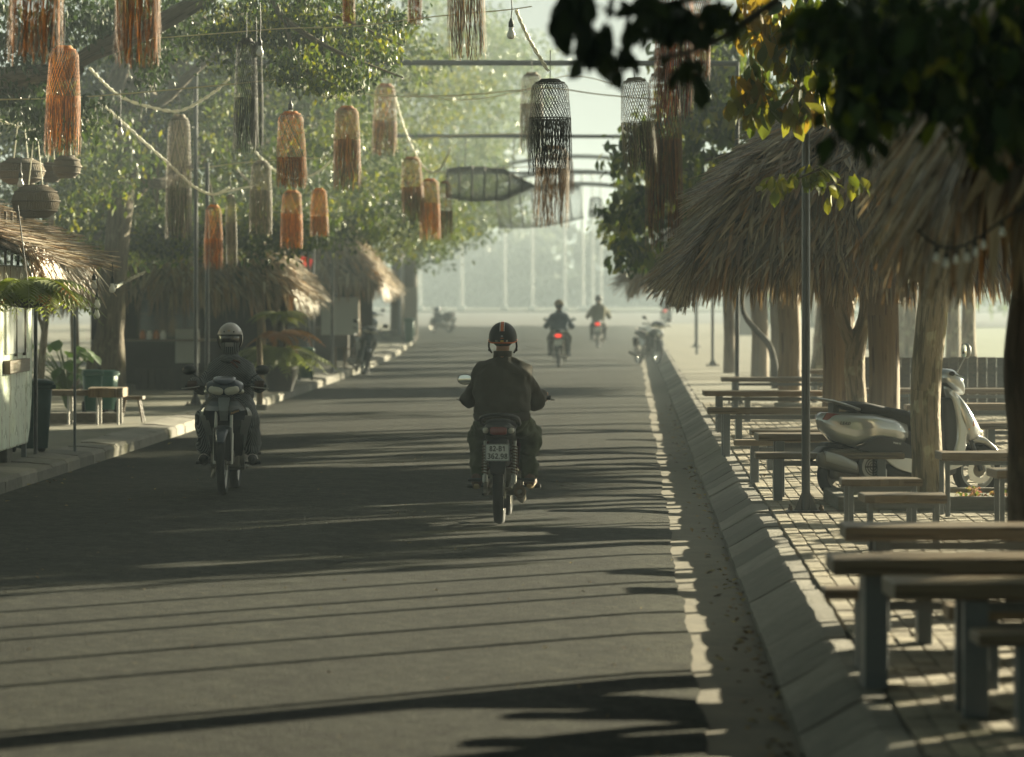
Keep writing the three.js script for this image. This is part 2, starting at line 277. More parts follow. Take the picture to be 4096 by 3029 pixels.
// a sheet between two edges that run away from the camera
function sheet(Ds, left, right, y, n = 1, tint) {
  const P = [], U = [], C = [], I = [];
  Ds.forEach((D, i) => {
    for (let j = 0; j <= n; j++) {
      const x = lerp(left(D), right(D), j / n); P.push(x, typeof y === 'function' ? y(x, D, j / n) : y, -D); U.push(x, D);
      if (tint) { const k = tint(x, D); C.push(k[0], k[1], k[2]); }
      if (i < Ds.length - 1 && j < n) { const q = i * (n + 1) + j, t = q + n + 1; I.push(q, q + 1, t, q + 1, t + 1, t); }
    }
  });
  const g = new THREE.BufferGeometry(); g.setAttribute('position', new THREE.Float32BufferAttribute(P, 3)); g.setAttribute('uv', new THREE.Float32BufferAttribute(U, 2));
  if (tint) g.setAttribute('color', new THREE.Float32BufferAttribute(C, 3));
  g.setIndex(I); g.computeVertexNormals(); return g;
}
{
  structure('ground', place(new THREE.PlaneGeometry(1300, 1100), 0, -0.12, -480, -Math.PI / 2), M.earth);
  const jag = (D) => 0.05 * (fbm(D * 1.7, 3, 5) - 0.5) + 0.09 * (fbm(D * 0.35, 9, 6) - 0.5);
  const road = sheet(depths(5, END + 6, 0.14, 0.004), (D) => kerbL(D) - 0.02, (D) => roadR(D) + jag(D), (x, D, t) => (t === 1 ? -0.012 : 0.012 * Math.sin(Math.PI * t)), 22, (x, D) => { const w = (x - RS * D + 2.6) / 6, k = (0.74 + 0.5 * fbm(x * 0.9, D * 0.22, 12)) * (1 - 0.16 * Math.exp(-Math.pow((Math.abs(w - 0.5) - 0.24) / 0.09, 2))), e = 0.5 * sst(0.5, 0.05, roadR(D) - x) * fbm(x * 3, D * 1.3, 15) + 0.4 * sst(0.9, 0.1, x - kerbL(D)) * fbm(x * 3, D * 0.8, 17); return [k + e * 1.15, k + e, k * 0.98 + e * 0.7]; });
  structure('road', road, M.asphalt);
  structure('gutter', sheet(depths(5, END, 0.5, 0.01), (D) => roadR(D) - 0.2, (D) => kerbR(D) + 0.06, (x, D, t) => -0.02 - 0.012 * t, 2), M.gutter);
  // crossing road at the end, its far kerb and lawn
  structure('cross_road', place(new THREE.PlaneGeometry(190, 112), 10, -0.03, -248, -Math.PI / 2), std([0.1, 0.11, 0.115], 0.85, { map: rep(T.concrete, 40, 24) }));
  structure('far_kerb', J([box(190, 0.22, 0.5, 10, 0.05, -304.3)]), M.gutter);
  structure('lawn', place(new THREE.PlaneGeometry(240, 90), 10, 0.1, -349.6, -Math.PI / 2), std([0.35, 0.5, 0.25], 1, { map: rep(T.earth, 60, 20) }));

  // kerb stones, mountable on the right side of the street, upright slabs on the left
  const stone = (side, seed) => {
    const L = 0.955, r = rng(seed), pr = side > 0 ? [[0, -0.1], [0, 0.02], [0.06, 0.05], [0.24, 0.155], [0.27, 0.166], [0.37, 0.168], [0.37, -0.1]] : [[0, -0.1], [0, 0.1], [-0.03, 0.135], [-0.3, 0.158], [-0.42, 0.16], [-0.42, -0.1]];
    const P = [], U = [], I = [], n = pr.length, K = 5; let run = [0]; for (let i = 1; i < n; i++) run.push(run[i - 1] + Math.hypot(pr[i][0] - pr[i - 1][0], pr[i][1] - pr[i - 1][1]));
    for (let k = 0; k <= K; k++) pr.forEach((p, i) => { const e = k === 0 || k === K ? 0.006 : 0, w = i && i < n - 1 ? (r() - 0.5) * 0.012 : 0; P.push(p[0] + w * 0.6 * side, p[1] - (p[1] > 0 ? e : 0) + w * 0.5, (k / K - 0.5) * L); U.push(run[i], k / K * L + seed); });
    for (let k = 0; k < K; k++) for (let i = 0; i < n - 1; i++) { const q = k * n + i; side > 0 ? I.push(q, q + 1, q + n, q + 1, q + n + 1, q + n) : I.push(q, q + n, q + 1, q + 1, q + n, q + n + 1); }
    for (const k of [0, K]) for (let i = 1; i < n - 1; i++) { const q = k * n; (k === 0) === (side > 0) ? I.push(q, q + i + 1, q + i) : I.push(q, q + i, q + i + 1); }
    const g = new THREE.BufferGeometry(); g.setAttribute('position', new THREE.Float32BufferAttribute(P, 3)); g.setAttribute('uv', new THREE.Float32BufferAttribute(U, 2)); g.setIndex(I);
    const f = g.toNonIndexed(); f.computeVertexNormals(); return f;
  };
  for (const side of [1, -1]) {
    const kerb = new THREE.Group(); kerb.name = side > 0 ? 'kerb_right' : 'kerb_left'; kerb.userData.kind = 'structure'; scene.add(kerb);
    const kinds = [1, 2, 3, 4].map((s) => stone(side, s * 7 + side)), fn = side > 0 ? kerbR : kerbL;
    part(kerb, 'kerb_bed', sheet(depths(5, END, 0.5, 0.02), (D) => fn(D) + (side > 0 ? 0.02 : -0.4), (D) => fn(D) + (side > 0 ? 0.35 : -0.03), (x, D, t) => (side > 0 ? lerp(-0.02, 0.11, sst(0.05, 0.65, t)) : 0.07), 4), M.joint);
    for (let D = 8; D < 150; D += 0.97) {
      const s = part(kerb, 'kerb_stone', kinds[(rnd() * 4) | 0], M.kerb[(rnd() * 5) | 0]);
      s.position.set(fn(D), rr(-0.006, 0.006), -D); s.rotation.set(rr(-0.006, 0.006), -Math.atan((fn(D + 0.5) - fn(D - 0.5))), rr(-0.02, 0.02));
    }
    part(kerb, 'kerb_strip', sheet(depths(150, END, 1, 0.03), (D) => fn(D) + (side > 0 ? 0 : -0.42), (D) => fn(D) + (side > 0 ? 0.37 : 0), (x, D, t) => (side > 0 ? lerp(0, 0.168, sst(0, 0.65, t)) : lerp(0.16, 0.1, t)), 4), M.kerb[0]);
  }
  // pavements
  structure('pavement_bed', sheet(depths(6, 58, 0.6, 0.02), (D) => kerbR(D) + 0.36, (D) => kerbR(D) + 7.6, PAVE - 0.035, 3), M.joint);
  structure('pavement_right', sheet(depths(57.9, END, 1.5, 0.03), (D) => kerbR(D) + 0.36, (D) => kerbR(D) + 7.6, PAVE, 3), M.pave);
  structure('field', place(new THREE.PlaneGeometry(120, 150), 71.5, -0.09, -136, -Math.PI / 2), std([0.75, 1.05, 0.55], 0.9, { map: rep(T.earth, 30, 36) }));
  structure('bank', sheet(depths(6, 62, 0.6, 0.03), (D) => kerbR(D) + 7.5, (D) => kerbR(D) + 30, (x, D, t) => lerp(PAVE - 0.01, -0.1, t) + 0.05 * (noise2(x, D) - 0.5), 8), M.earth);
  structure('pavement_left', sheet(depths(6, END, 0.5, 0.015), (D) => kerbL(D) - 19, (D) => kerbL(D) - 0.41, (x, D, t) => 0.148 + 0.018 * (noise2(x * 1.3, D * 0.7, 4) - 0.5), 20), M.pave);

  // paving bricks: the nearest one by one, the rest as one mass
  const pv = new THREE.Group(); pv.name = 'brick_pavement'; pv.userData.kind = 'structure'; scene.add(pv);
  const cs = Math.cos(YAW), sn = Math.sin(YAW), all = [], r = rng(11);
  for (let a = 0; a < 66; a++) for (let b = 0; b < 222; b++) {
    const u = a * 0.104 + 0.055, v = 12.5 + (b + (a % 2) * 0.5) * 0.206; // u across, v along the street
    if (v > 58 || (v < 20 && u > 2.6) || u > 6.9) continue;
    const X0 = 0.72 + 0.36 + 0.022 + u * cs + v * sn, D = v * cs - u * sn;
    const px = 1117 + X0 * KF / D, py = 628.3 + (1.9 - PAVE) * KF / D;
    all.push({ X: X0, D, key: px > -20 && px < 2260 && py < 1670 ? D : 999 });
  }
  all.sort((p, q) => p.key - q.key);
  const bg = rbox(0.098, 0.06, 0.199, 0.006, 0, -0.03, 0, 0, 0, 0, 1), mats = [[1.3, 1.22, 1.06], [1.1, 1.02, 0.9], [1.5, 1.4, 1.24], [0.95, 0.88, 0.78]].map((c) => std(c, 0.9, { map: rep(T.concrete, 1.4), bumpMap: rep(T.concreteB, 2), bumpScale: 0.004 }));
  const near = all.slice(0, 300), rest = all.slice(300);
  for (const p of near) { const m = part(pv, 'paver', bg, mats[(r() * 4) | 0]); m.position.set(p.X, PAVE + rr(-0.005, 0.004, r), -p.D); m.rotation.set(rr(-0.012, 0.012, r), -YAW + rr(-0.012, 0.012, r), rr(-0.02, 0.02, r)); }
  const im = new THREE.InstancedMesh(bg, mats[0], rest.length); im.name = 'pavers'; im.userData.kind = 'stuff'; im.castShadow = im.receiveShadow = true;
  rest.forEach((p, i) => { im.setMatrixAt(i, MX.compose(V(p.X, PAVE + rr(-0.005, 0.004, r), -p.D), QT.setFromEuler(EU.set(rr(-0.012, 0.012, r), -YAW + rr(-0.012, 0.012, r), rr(-0.02, 0.02, r))), V(1, 1, 1))); const k = rr(0.62, 1.12, r); im.setColorAt(i, new THREE.Color().setRGB(k, k * 0.99, k * 0.97)); });
  pv.add(im);
  // fallen leaves in the gutter and on the bricks
  const lg = new THREE.BufferGeometry(); lg.setAttribute('position', new THREE.Float32BufferAttribute([0, 0, 0, 0.02, 0.008, -0.012, 0.05, 0.004, 0, 0.02, 0.01, 0.012], 3)); lg.setIndex([0, 1, 2, 0, 2, 3]); lg.computeVertexNormals();
  const N = 800, fl = new THREE.InstancedMesh(lg, std([1, 1, 1], 0.9), N); fl.name = 'fallen_leaves'; fl.userData.kind = 'stuff'; fl.castShadow = true;
  for (let i = 0; i < N; i++) {
    const D = 14 + 50 * Math.pow(r(), 1.6), w = r(), X = w < 0.4 ? kerbR(D) - 0.02 - 0.25 * r() * r() : w < 0.55 ? kerbR(D) + 0.4 + 3 * r() : w < 0.9 ? lerp(kerbL(D) + 0.1, roadR(D), r()) : kerbL(D) + 0.3 * r();
    const y = X > kerbR(D) + 0.3 ? PAVE + 0.004 : X > roadR(D) ? -0.022 : 0.016, s = w > 0.55 && w < 0.9 ? rr(0.25, 0.8, r) : rr(0.6, 1.5, r);
    fl.setMatrixAt(i, MX.compose(V(X, y, -D), QT.setFromEuler(EU.set(rr(-0.3, 0.3, r), r() * TAU, rr(-0.3, 0.3, r))), V(s, s, s))); const c = r(); fl.setColorAt(i, new THREE.Color().setRGB(...(c < 0.5 ? [0.2, 0.13, 0.04] : c < 0.75 ? [0.26, 0.2, 0.05] : [0.1, 0.06, 0.03])));
  }
  scene.add(fl); tag(fl, 'dry fallen leaves scattered along the gutter, road and bricks', 'leaves');
}
// ------------------------------------------------------------------ leaves and trees
// a leaf folded along its midrib, base at the origin, pointing along +x
function leafGeo(w = 0.46, bend = 0.12, wide = 0.45, n = 3) {
  const P = [], I = [];
  for (let i = 0; i <= n; i++) {
    const t = i / n, x = t, hw = i === n ? 0.015 : w / 2 * Math.pow(Math.sin(Math.PI * Math.pow(t, wide < 0.5 ? 0.75 : 1.35)), 0.8) + 0.012, y = -bend * t * t;
    P.push(x, y + hw * 0.3, -hw, x, y, 0, x, y + hw * 0.3, hw);
    if (i < n) { const q = i * 3; I.push(q, q + 1, q + 3, q + 1, q + 4, q + 3, q + 1, q + 2, q + 4, q + 2, q + 5, q + 4); }
  }
  const g = new THREE.BufferGeometry(); g.setAttribute('position', new THREE.Float32BufferAttribute(P, 3)); g.setIndex(I); g.computeVertexNormals(); return g;
}
const LG = { fig: leafGeo(0.52, 0.15, 0.4, 2), almond: leafGeo(0.5, 0.14, 0.6, 4), clump: leafGeo(0.7, 0.2, 0.5, 2) };
const leafMat = (o = {}) => phy([1, 1, 1], 0.72, { transmission: 0.55, thickness: 0, clearcoat: 0.22, clearcoatRoughness: 0.22, specularIntensity: 0.35, ...o });
const LM = { shade: leafMat({ transmission: 0.2, clearcoat: 0.1, roughness: 0.9 }), leaf: leafMat(), far: leafMat({ transmission: 0.38 }), dry: leafMat({ clearcoat: 0, roughness: 0.9 }) };
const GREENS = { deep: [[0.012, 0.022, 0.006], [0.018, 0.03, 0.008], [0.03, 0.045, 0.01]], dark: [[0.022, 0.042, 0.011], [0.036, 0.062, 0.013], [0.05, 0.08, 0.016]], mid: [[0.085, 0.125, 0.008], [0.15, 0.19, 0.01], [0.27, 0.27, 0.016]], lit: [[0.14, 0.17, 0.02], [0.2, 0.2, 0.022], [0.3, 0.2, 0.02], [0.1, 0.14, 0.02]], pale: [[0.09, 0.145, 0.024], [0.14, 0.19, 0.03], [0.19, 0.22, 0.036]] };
// blobs: [x, y, z, rx, ry, rz, leaves]; leaves gather in clumps, with gaps between
function crown(parent, blobs, size, colors, seed, geo = LG.fig, mat = LM.leaf, clumpR = 0.5, per = 26, droop = 0.5) {
  const r = rng(seed), N = blobs.reduce((n, b) => n + b[6], 0), im = new THREE.InstancedMesh(geo, mat, N), g3 = () => (r() + r() + r() - 1.5) * 0.8, up = V(0, 1, 0);
  im.name = 'crown'; im.castShadow = im.receiveShadow = true; im.userData.kind = 'stuff';
  const col = new THREE.Color(); let q = 0;
  for (const [bx, by, bz, rx, ry, rz, n] of blobs) {
    const nc = Math.max(1, Math.round(n / per)); let done = 0;
    for (let c = 0; c < nc; c++) {
      const a = r() * TAU, h = r() * 2 - 1, s = Math.sqrt(1 - h * h), rad = Math.pow(r(), 0.45), cx = bx + rx * rad * s * Math.cos(a), cy = by + ry * rad * h, cz = bz + rz * rad * s * Math.sin(a), tone = r();
      const m = c === nc - 1 ? n - done : Math.floor(n / nc); done += m;
      for (let i = 0; i < m; i++) {
        const x = cx + g3() * clumpR, y = cy + g3() * clumpR * 0.75, z = cz + g3() * clumpR, k = size * rr(0.6, 1.25, r);
        QT.setFromEuler(EU.set(rr(-1, 1, r) * 1.1, r() * TAU, -droop + rr(-0.9, 0.7, r), 'YZX'));
        im.setMatrixAt(q, MX.compose(V(x, y, z), QT, V(k, k, k * rr(0.8, 1.1, r))));
        const cc = colors[Math.min(colors.length - 1, Math.floor((0.6 * tone + 0.4 * r()) * colors.length))], v = rr(0.75, 1.25, r);
        im.setColorAt(q++, col.setRGB(cc[0] * v, cc[1] * v, cc[2] * v));
      }
    }
  }
  parent.add(im); return im;
}
// trunk and limbs; limbs: [[points], r0, r1]
function tree(name, label, o) {
  const t = thing(name, label, 'tree', o.base, 0, o.group), rel = (p) => p.clone().sub(o.base);
  if (o.trunk) part(t, 'trunk', limb(o.trunk.map(rel), o.radii, o.rad ?? 14, o.lump ?? 0.12, o.seed, o.trunk.length * 8), o.mat ?? M.bark);
  if (o.limbs?.length) part(t, 'branches', o.limbs.map(([pts, a, b]) => limb(pts.map(rel), [a, b], 8, 0.1, o.seed + 3)), o.mat ?? M.barkDark);
  for (const c of o.crowns ?? []) {
    const bl = c.blobs.map(([p, rx, ry, rz, n]) => { const v = rel(p); return [v.x, v.y, v.z, rx, ry, rz, n]; });
    crown(t, bl, c.size, c.colors, c.seed, c.geo, c.mat, c.clump, c.per, c.droop);
  }
  return t;
}
// twigs that carry a crown: from the trunk's top to random places in each blob
function twigs(from, blobs, n, r0, seed) {
  const r = rng(seed), out = [];
  for (const [p, rx, ry, rz] of blobs) for (let i = 0; i < n; i++) { const e = p.clone().add(V(rr(-0.7, 0.7, r) * rx, rr(-0.6, 0.6, r) * ry, rr(-0.7, 0.7, r) * rz)), m = from.clone().lerp(e, 0.55).add(V(rr(-0.2, 0.2, r), rr(0, 0.35, r), rr(-0.2, 0.2, r))); out.push([[from, m, e], r0, 0.012]); }
  return out;
}
const px = (x, y, D, wx, hy, dz, n) => [at(x, y, D), wx * D / KF, hy * D / KF, dz, n]; // a blob given by where it stands in sight

{ // left: the great fig whose boughs hang over the street
  const base = V(-6.5, 0.15, -61), tr = [base, V(-6.4, 1.2, -61), V(-6.25, 2.6, -60.8), V(-6.1, 4.2, -60.6), V(-5.9, 6, -60.2)];
  const blobs = [px(150, 480, 66, 260, 130, 4, 9000), px(330, 330, 64, 280, 130, 4, 9000), px(120, 330, 57, 200, 150, 2, 5200), px(230, 520, 64, 150, 60, 2, 2600), px(560, 250, 64, 260, 120, 4, 8500), px(160, 220, 62, 230, 130, 3, 6500), px(400, 90, 62, 330, 130, 4, 7600), px(700, 110, 66, 260, 140, 4, 6800), px(300, 420, 70, 220, 90, 3, 3600), px(660, 330, 72, 230, 110, 3, 4600), px(760, 440, 76, 180, 90, 3, 4500), px(520, 450, 72, 220, 80, 3, 5200), px(640, 500, 76, 160, 40, 3, 2600), px(430, 270, 60, 90, 100, 0.9, 1700), px(500, 505, 62.5, 230, 50, 1.2, 4200), px(330, 500, 62, 120, 60, 1.2, 2200)];
  tree('fig_tree', 'great spreading fig tree on the left pavement whose trunk stands behind two green bins', {
    base, mat: M.barkFig, trunk: tr, radii: [0.36, 0.22, 0.205, 0.22, 0.2], lump: 0.16, seed: 5,
    limbs: [[[at(210, 520, 62), at(290, 440, 63), at(350, 380, 64)], 0.05, 0.03], [[tr[3], at(330, 400, 60), at(470, 330, 62), at(620, 300, 64)], 0.13, 0.03], [[tr[4], at(340, 220, 58), at(470, 120, 56), at(640, 60, 56)], 0.12, 0.03], [[tr[4], at(180, 330, 60), at(60, 300, 60)], 0.1, 0.04], ...twigs(tr[4], blobs, 2, 0.05, 9)],
    crowns: [{ blobs, size: 0.115, colors: [...GREENS.dark, ...GREENS.mid], seed: 21, clump: 0.42, per: 40 }],
  });
}
{ // near left: dark boughs seen sharp above the lanterns
  const base = V(-9.2, 0.15, -43), tr = [base, V(-9, 2, -43), V(-8.7, 3.6, -42.8), V(-8, 4.8, -42.2)];
  const bA = [px(60, 60, 40, 120, 90, 0.8, 1500), px(120, 250, 40, 110, 70, 0.7, 900), px(330, 60, 42, 160, 80, 0.9, 1500), px(60, 200, 41, 90, 60, 0.8, 800), px(330, 150, 42, 60, 55, 0.4, 240), px(210, 30, 41, 120, 70, 0.8, 900)];
  const bB = [px(560, 40, 41, 130, 70, 0.9, 1700), px(690, 70, 41, 130, 90, 0.8, 2000), px(780, 60, 42, 120, 70, 0.8, 1300), px(640, 150, 40, 110, 50, 0.6, 800), px(745, 165, 40, 80, 50, 0.5, 560), px(470, 90, 41, 70, 60, 0.7, 500), px(840, 120, 41, 60, 40, 0.4, 190), px(880, 40, 42, 50, 40, 0.5, 200)];
  tree('fig_tree', 'nearer dark fig tree on the left whose leafy boughs cross the top of the street', {
    base, mat: M.barkFig, trunk: tr, radii: [0.3, 0.2, 0.2, 0.17], seed: 15,
    limbs: [[[tr[2], at(-60, 180, 41), at(60, 165, 40.5), at(170, 150, 40)], 0.15, 0.085], [[tr[3], at(60, 190, 41), at(210, 110, 41), at(330, 60, 41), at(470, -20, 41)], 0.14, 0.09], [[at(470, -20, 41), at(560, -40, 41), at(620, 40, 40.5), at(730, 110, 40), at(880, 170, 40)], 0.06, 0.008], [[at(560, -40, 41), at(700, 20, 41), at(880, 100, 41)], 0.04, 0.006], [[at(620, 40, 40.5), at(660, 150, 40), at(745, 190, 40)], 0.025, 0.006]],
    crowns: [{ blobs: bA, size: 0.085, colors: GREENS.dark, seed: 31, clump: 0.2, per: 22, droop: 0.8 }, { blobs: bB, size: 0.075, colors: [...GREENS.dark, GREENS.mid[1], GREENS.mid[2]], seed: 33, clump: 0.17, per: 20, droop: 0.8 }],
  });
}
{ // left: farther trees along the street, paler with distance
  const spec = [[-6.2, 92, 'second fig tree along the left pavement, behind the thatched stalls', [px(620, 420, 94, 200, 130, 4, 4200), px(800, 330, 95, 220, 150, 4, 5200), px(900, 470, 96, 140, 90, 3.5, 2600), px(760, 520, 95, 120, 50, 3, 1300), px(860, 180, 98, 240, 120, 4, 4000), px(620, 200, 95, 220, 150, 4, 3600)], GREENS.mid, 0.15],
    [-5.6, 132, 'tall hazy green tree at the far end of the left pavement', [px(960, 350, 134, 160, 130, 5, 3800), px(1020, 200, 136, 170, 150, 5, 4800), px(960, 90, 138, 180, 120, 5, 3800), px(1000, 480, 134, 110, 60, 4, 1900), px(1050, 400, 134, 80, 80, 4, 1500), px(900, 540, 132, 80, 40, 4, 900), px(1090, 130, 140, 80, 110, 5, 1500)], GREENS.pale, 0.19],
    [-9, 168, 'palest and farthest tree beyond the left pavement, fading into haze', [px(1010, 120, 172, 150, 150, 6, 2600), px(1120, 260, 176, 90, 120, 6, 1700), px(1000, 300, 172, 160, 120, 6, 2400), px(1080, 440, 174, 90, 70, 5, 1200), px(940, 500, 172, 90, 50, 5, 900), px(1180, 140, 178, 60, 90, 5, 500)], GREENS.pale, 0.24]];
  spec.forEach(([x, D, label, blobs, colors, size], i) => {
    const b = V(x, 0.1, -D), top = V(x + 0.6, 5.5, -D);
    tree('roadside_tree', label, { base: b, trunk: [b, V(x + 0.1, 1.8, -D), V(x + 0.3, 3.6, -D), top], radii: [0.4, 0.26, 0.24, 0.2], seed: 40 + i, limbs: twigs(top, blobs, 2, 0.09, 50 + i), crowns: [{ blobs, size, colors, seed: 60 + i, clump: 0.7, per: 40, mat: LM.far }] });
  });
}
{ // right: almond trees between the tables and shelters
  const b1 = V((2030 - 1117) * 30.72 / KF, PAVE, -30.72), w = (x, y) => at(x, y, 30.72);
  const t1 = [w(2030, 1100), w(2024, 1000), w(2019, 900), w(2022, 800), w(2032, 700), w(2042, 600), w(2050, 480), w(2040, 330), w(2010, 150)];
  const blobsN = [px(2150, 60, 27, 190, 130, 1.2, 620), px(1980, 40, 27, 150, 120, 1.2, 520), px(1840, 80, 28, 120, 110, 1, 420), px(2060, 220, 28, 150, 90, 1, 360)];
  tree('almond_tree', 'pale barked tree trunk standing between the parked silver scooter and the lens', {
    base: b1, trunk: t1, radii: [0.165, 0.125, 0.12, 0.122, 0.125, 0.115, 0.11, 0.1, 0.08], lump: 0.1, seed: 71, rad: 20,
    limbs: [[[t1[7], at(1900, 190, 30), at(1780, 120, 29), at(1690, 110, 28.5)], 0.06, 0.012], [[at(1780, 120, 29), at(1730, 200, 28.6), at(1700, 260, 28.5)], 0.02, 0.006], [[t1[7], at(2130, 200, 29), at(2230, 60, 27)], 0.06, 0.02], [[at(1900, 300, 29.5), at(1830, 350, 29), at(1740, 390, 28.8)], 0.02, 0.006], [[t1[7], at(1960, 300, 30), at(1900, 300, 29.5)], 0.04, 0.02]],
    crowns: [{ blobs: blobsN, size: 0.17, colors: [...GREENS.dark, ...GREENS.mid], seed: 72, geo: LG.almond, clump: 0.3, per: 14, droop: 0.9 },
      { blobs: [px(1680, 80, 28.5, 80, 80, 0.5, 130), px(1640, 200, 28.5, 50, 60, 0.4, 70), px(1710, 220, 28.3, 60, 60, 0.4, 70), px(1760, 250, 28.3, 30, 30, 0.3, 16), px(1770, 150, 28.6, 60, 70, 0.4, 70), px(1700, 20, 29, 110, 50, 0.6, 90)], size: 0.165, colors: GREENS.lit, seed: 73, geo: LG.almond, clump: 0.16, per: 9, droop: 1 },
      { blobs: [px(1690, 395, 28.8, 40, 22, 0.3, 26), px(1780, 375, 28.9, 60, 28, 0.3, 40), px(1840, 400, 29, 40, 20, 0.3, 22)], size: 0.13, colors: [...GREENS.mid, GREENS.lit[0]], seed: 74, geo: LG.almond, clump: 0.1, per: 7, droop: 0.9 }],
  });
  const w2 = (x, y) => at(x, y, 20.6), t2 = [w2(2250, 1300), w2(2240, 1100), w2(2232, 950), w2(2222, 800), w2(2232, 700), w2(2255, 560), w2(2240, 400), w2(2200, 220)], b2 = V(t2[0].x, PAVE, -20.6);
  t2[0].y = PAVE;
  tree('almond_tree', 'dark crooked trunk at the right edge beside the slab stools', {
    base: b2, trunk: t2, radii: [0.13, 0.1, 0.085, 0.085, 0.09, 0.1, 0.1, 0.09], mat: M.barkDark, seed: 81,
    limbs: [[[t2[7], at(2150, -60, 16), at(1750, -40, 14.5), at(1330, 30, 14)], 0.05, 0.008], [[at(1750, -40, 14.5), at(1560, 90, 14.5), at(1420, 130, 14)], 0.02, 0.006]],
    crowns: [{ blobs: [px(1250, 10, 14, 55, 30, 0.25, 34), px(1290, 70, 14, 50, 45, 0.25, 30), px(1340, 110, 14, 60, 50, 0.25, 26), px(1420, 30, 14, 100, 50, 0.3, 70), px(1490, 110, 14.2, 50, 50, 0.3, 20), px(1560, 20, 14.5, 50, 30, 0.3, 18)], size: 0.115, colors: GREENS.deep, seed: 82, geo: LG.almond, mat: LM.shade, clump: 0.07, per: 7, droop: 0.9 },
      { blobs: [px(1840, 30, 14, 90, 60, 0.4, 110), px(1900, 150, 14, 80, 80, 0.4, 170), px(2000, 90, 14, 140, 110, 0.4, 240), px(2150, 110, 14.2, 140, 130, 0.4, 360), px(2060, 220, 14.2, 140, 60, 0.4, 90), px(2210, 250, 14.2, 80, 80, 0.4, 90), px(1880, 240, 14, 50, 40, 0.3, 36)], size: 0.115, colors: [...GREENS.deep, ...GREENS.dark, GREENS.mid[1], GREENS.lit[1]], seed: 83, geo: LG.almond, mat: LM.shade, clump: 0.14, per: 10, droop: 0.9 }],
  });
  // the row behind the first shelter
  const row = [[5.0, 62, 'dense dark green tree behind the middle thatched shelter, over its left slope', [px(1480, 420, 62, 90, 80, 1.5, 620), px(1420, 330, 63, 90, 90, 1.5, 620), px(1520, 250, 62, 110, 110, 1.6, 900), px(1380, 460, 62, 60, 40, 1, 260), px(1390, 540, 63, 50, 40, 1, 240), px(1560, 130, 62, 120, 110, 1.6, 900), px(1650, 240, 62, 120, 120, 1.6, 900), px(1480, 560, 63, 60, 40, 1, 220)]], [6.4, 80, 'hazy tree further along the right pavement, beyond the dark green one', [px(1360, 480, 84, 60, 60, 1.6, 380), px(1400, 420, 84, 70, 80, 1.8, 480), px(1480, 320, 84, 110, 130, 2, 900)]]];
  row.forEach(([x, D, label, blobs], i) => { const b = V(x, PAVE, -D), top = V(x - 0.2, 4.2, -D); tree('almond_tree', label, { base: b, trunk: [b, V(x + 0.1, 1.5, -D), V(x, 3, -D), top], radii: [0.2, 0.15, 0.14, 0.1], seed: 90 + i, limbs: twigs(top, blobs, 1, 0.05, 95 + i), crowns: [{ blobs, size: 0.2, colors: i ? GREENS.mid : [...GREENS.dark, ...GREENS.mid, GREENS.lit[0]], seed: 97 + i, geo: LG.almond, clump: 0.3, per: 14, droop: 0.8 }] }); });
  // forked trunk and other slim trunks under the shelters
  const wf = (x, y) => at(x, y, 44);
  const f = tree('almond_tree', 'grey forked tree trunk between the thick wooden posts', { base: V(wf(1866, 0).x, PAVE, -44), trunk: [V(wf(1868, 0).x, PAVE, -44), wf(1868, 870), wf(1864, 810), wf(1868, 758), wf(1885, 690), wf(1890, 600), wf(1895, 480)], radii: [0.14, 0.12, 0.125, 0.12, 0.07, 0.065, 0.06], seed: 101, limbs: [[[wf(1866, 765), wf(1838, 700), wf(1826, 620), wf(1815, 520)], 0.085, 0.05]], mat: M.bark });
  const ws = (x, y) => at(x, y, 66);
  tree('almond_tree', 'thin curved sapling stem leaning among the far right posts', { base: V(ws(1690, 0).x, PAVE, -66), trunk: [V(ws(1692, 0).x, PAVE, -66), ws(1688, 790), ws(1676, 750), ws(1645, 715), ws(1622, 680), ws(1618, 600)], radii: [0.07, 0.06, 0.055, 0.05, 0.045, 0.04], seed: 103, mat: M.barkDark });
  // further trees of the row, right of the frame: their shade lies across the street
  const shade = [[8.4, 4.5, 4.6, 4.6], [8.4, 8.5, 4.6, 4.6], [8.4, 12.5, 4.6, 4.6], [8.2, 16.2, 4.6, 4.6], [8.6, 19.3, 4.7, 4.4], [8.3, 22, 7.3, 3.3], [8.2, 25.5, 7.4, 3.2], [8.3, 36.9, 4.3, 1.7], [8.3, 41.2, 4.4, 1.8], [8.6, 45.6, 4.6, 1.9], [12, 44, 6.4, 2.2], [8.6, 52.5, 5.3, 1.9], [8.8, 57.5, 5.4, 2], [11.5, 48.5, 5.8, 2.4], [11.5, 55, 5.9, 2.4], [11.7, 60.5, 5.9, 2.4],  [9, 68, 5.5, 2.1], [8.8, 74, 5.6, 2.2], [9.2, 80, 5.6, 2.2], [9, 86.5, 5.8, 2.3], [9.4, 93, 5.2, 2.3], [9.6, 100, 5.2, 2.3], [10, 108, 5.2, 2.4], [10.2, 117, 5.4, 2.6], [10.5, 126, 5.6, 2.8], [11.5, 136, 6, 3.2], [12, 146, 6, 3.4], [12.5, 156, 6, 3.4], [13, 166, 6, 3.4], [14, 177, 6, 3.4], [15, 188, 6, 3.4], [17, 200, 6, 3.4]];
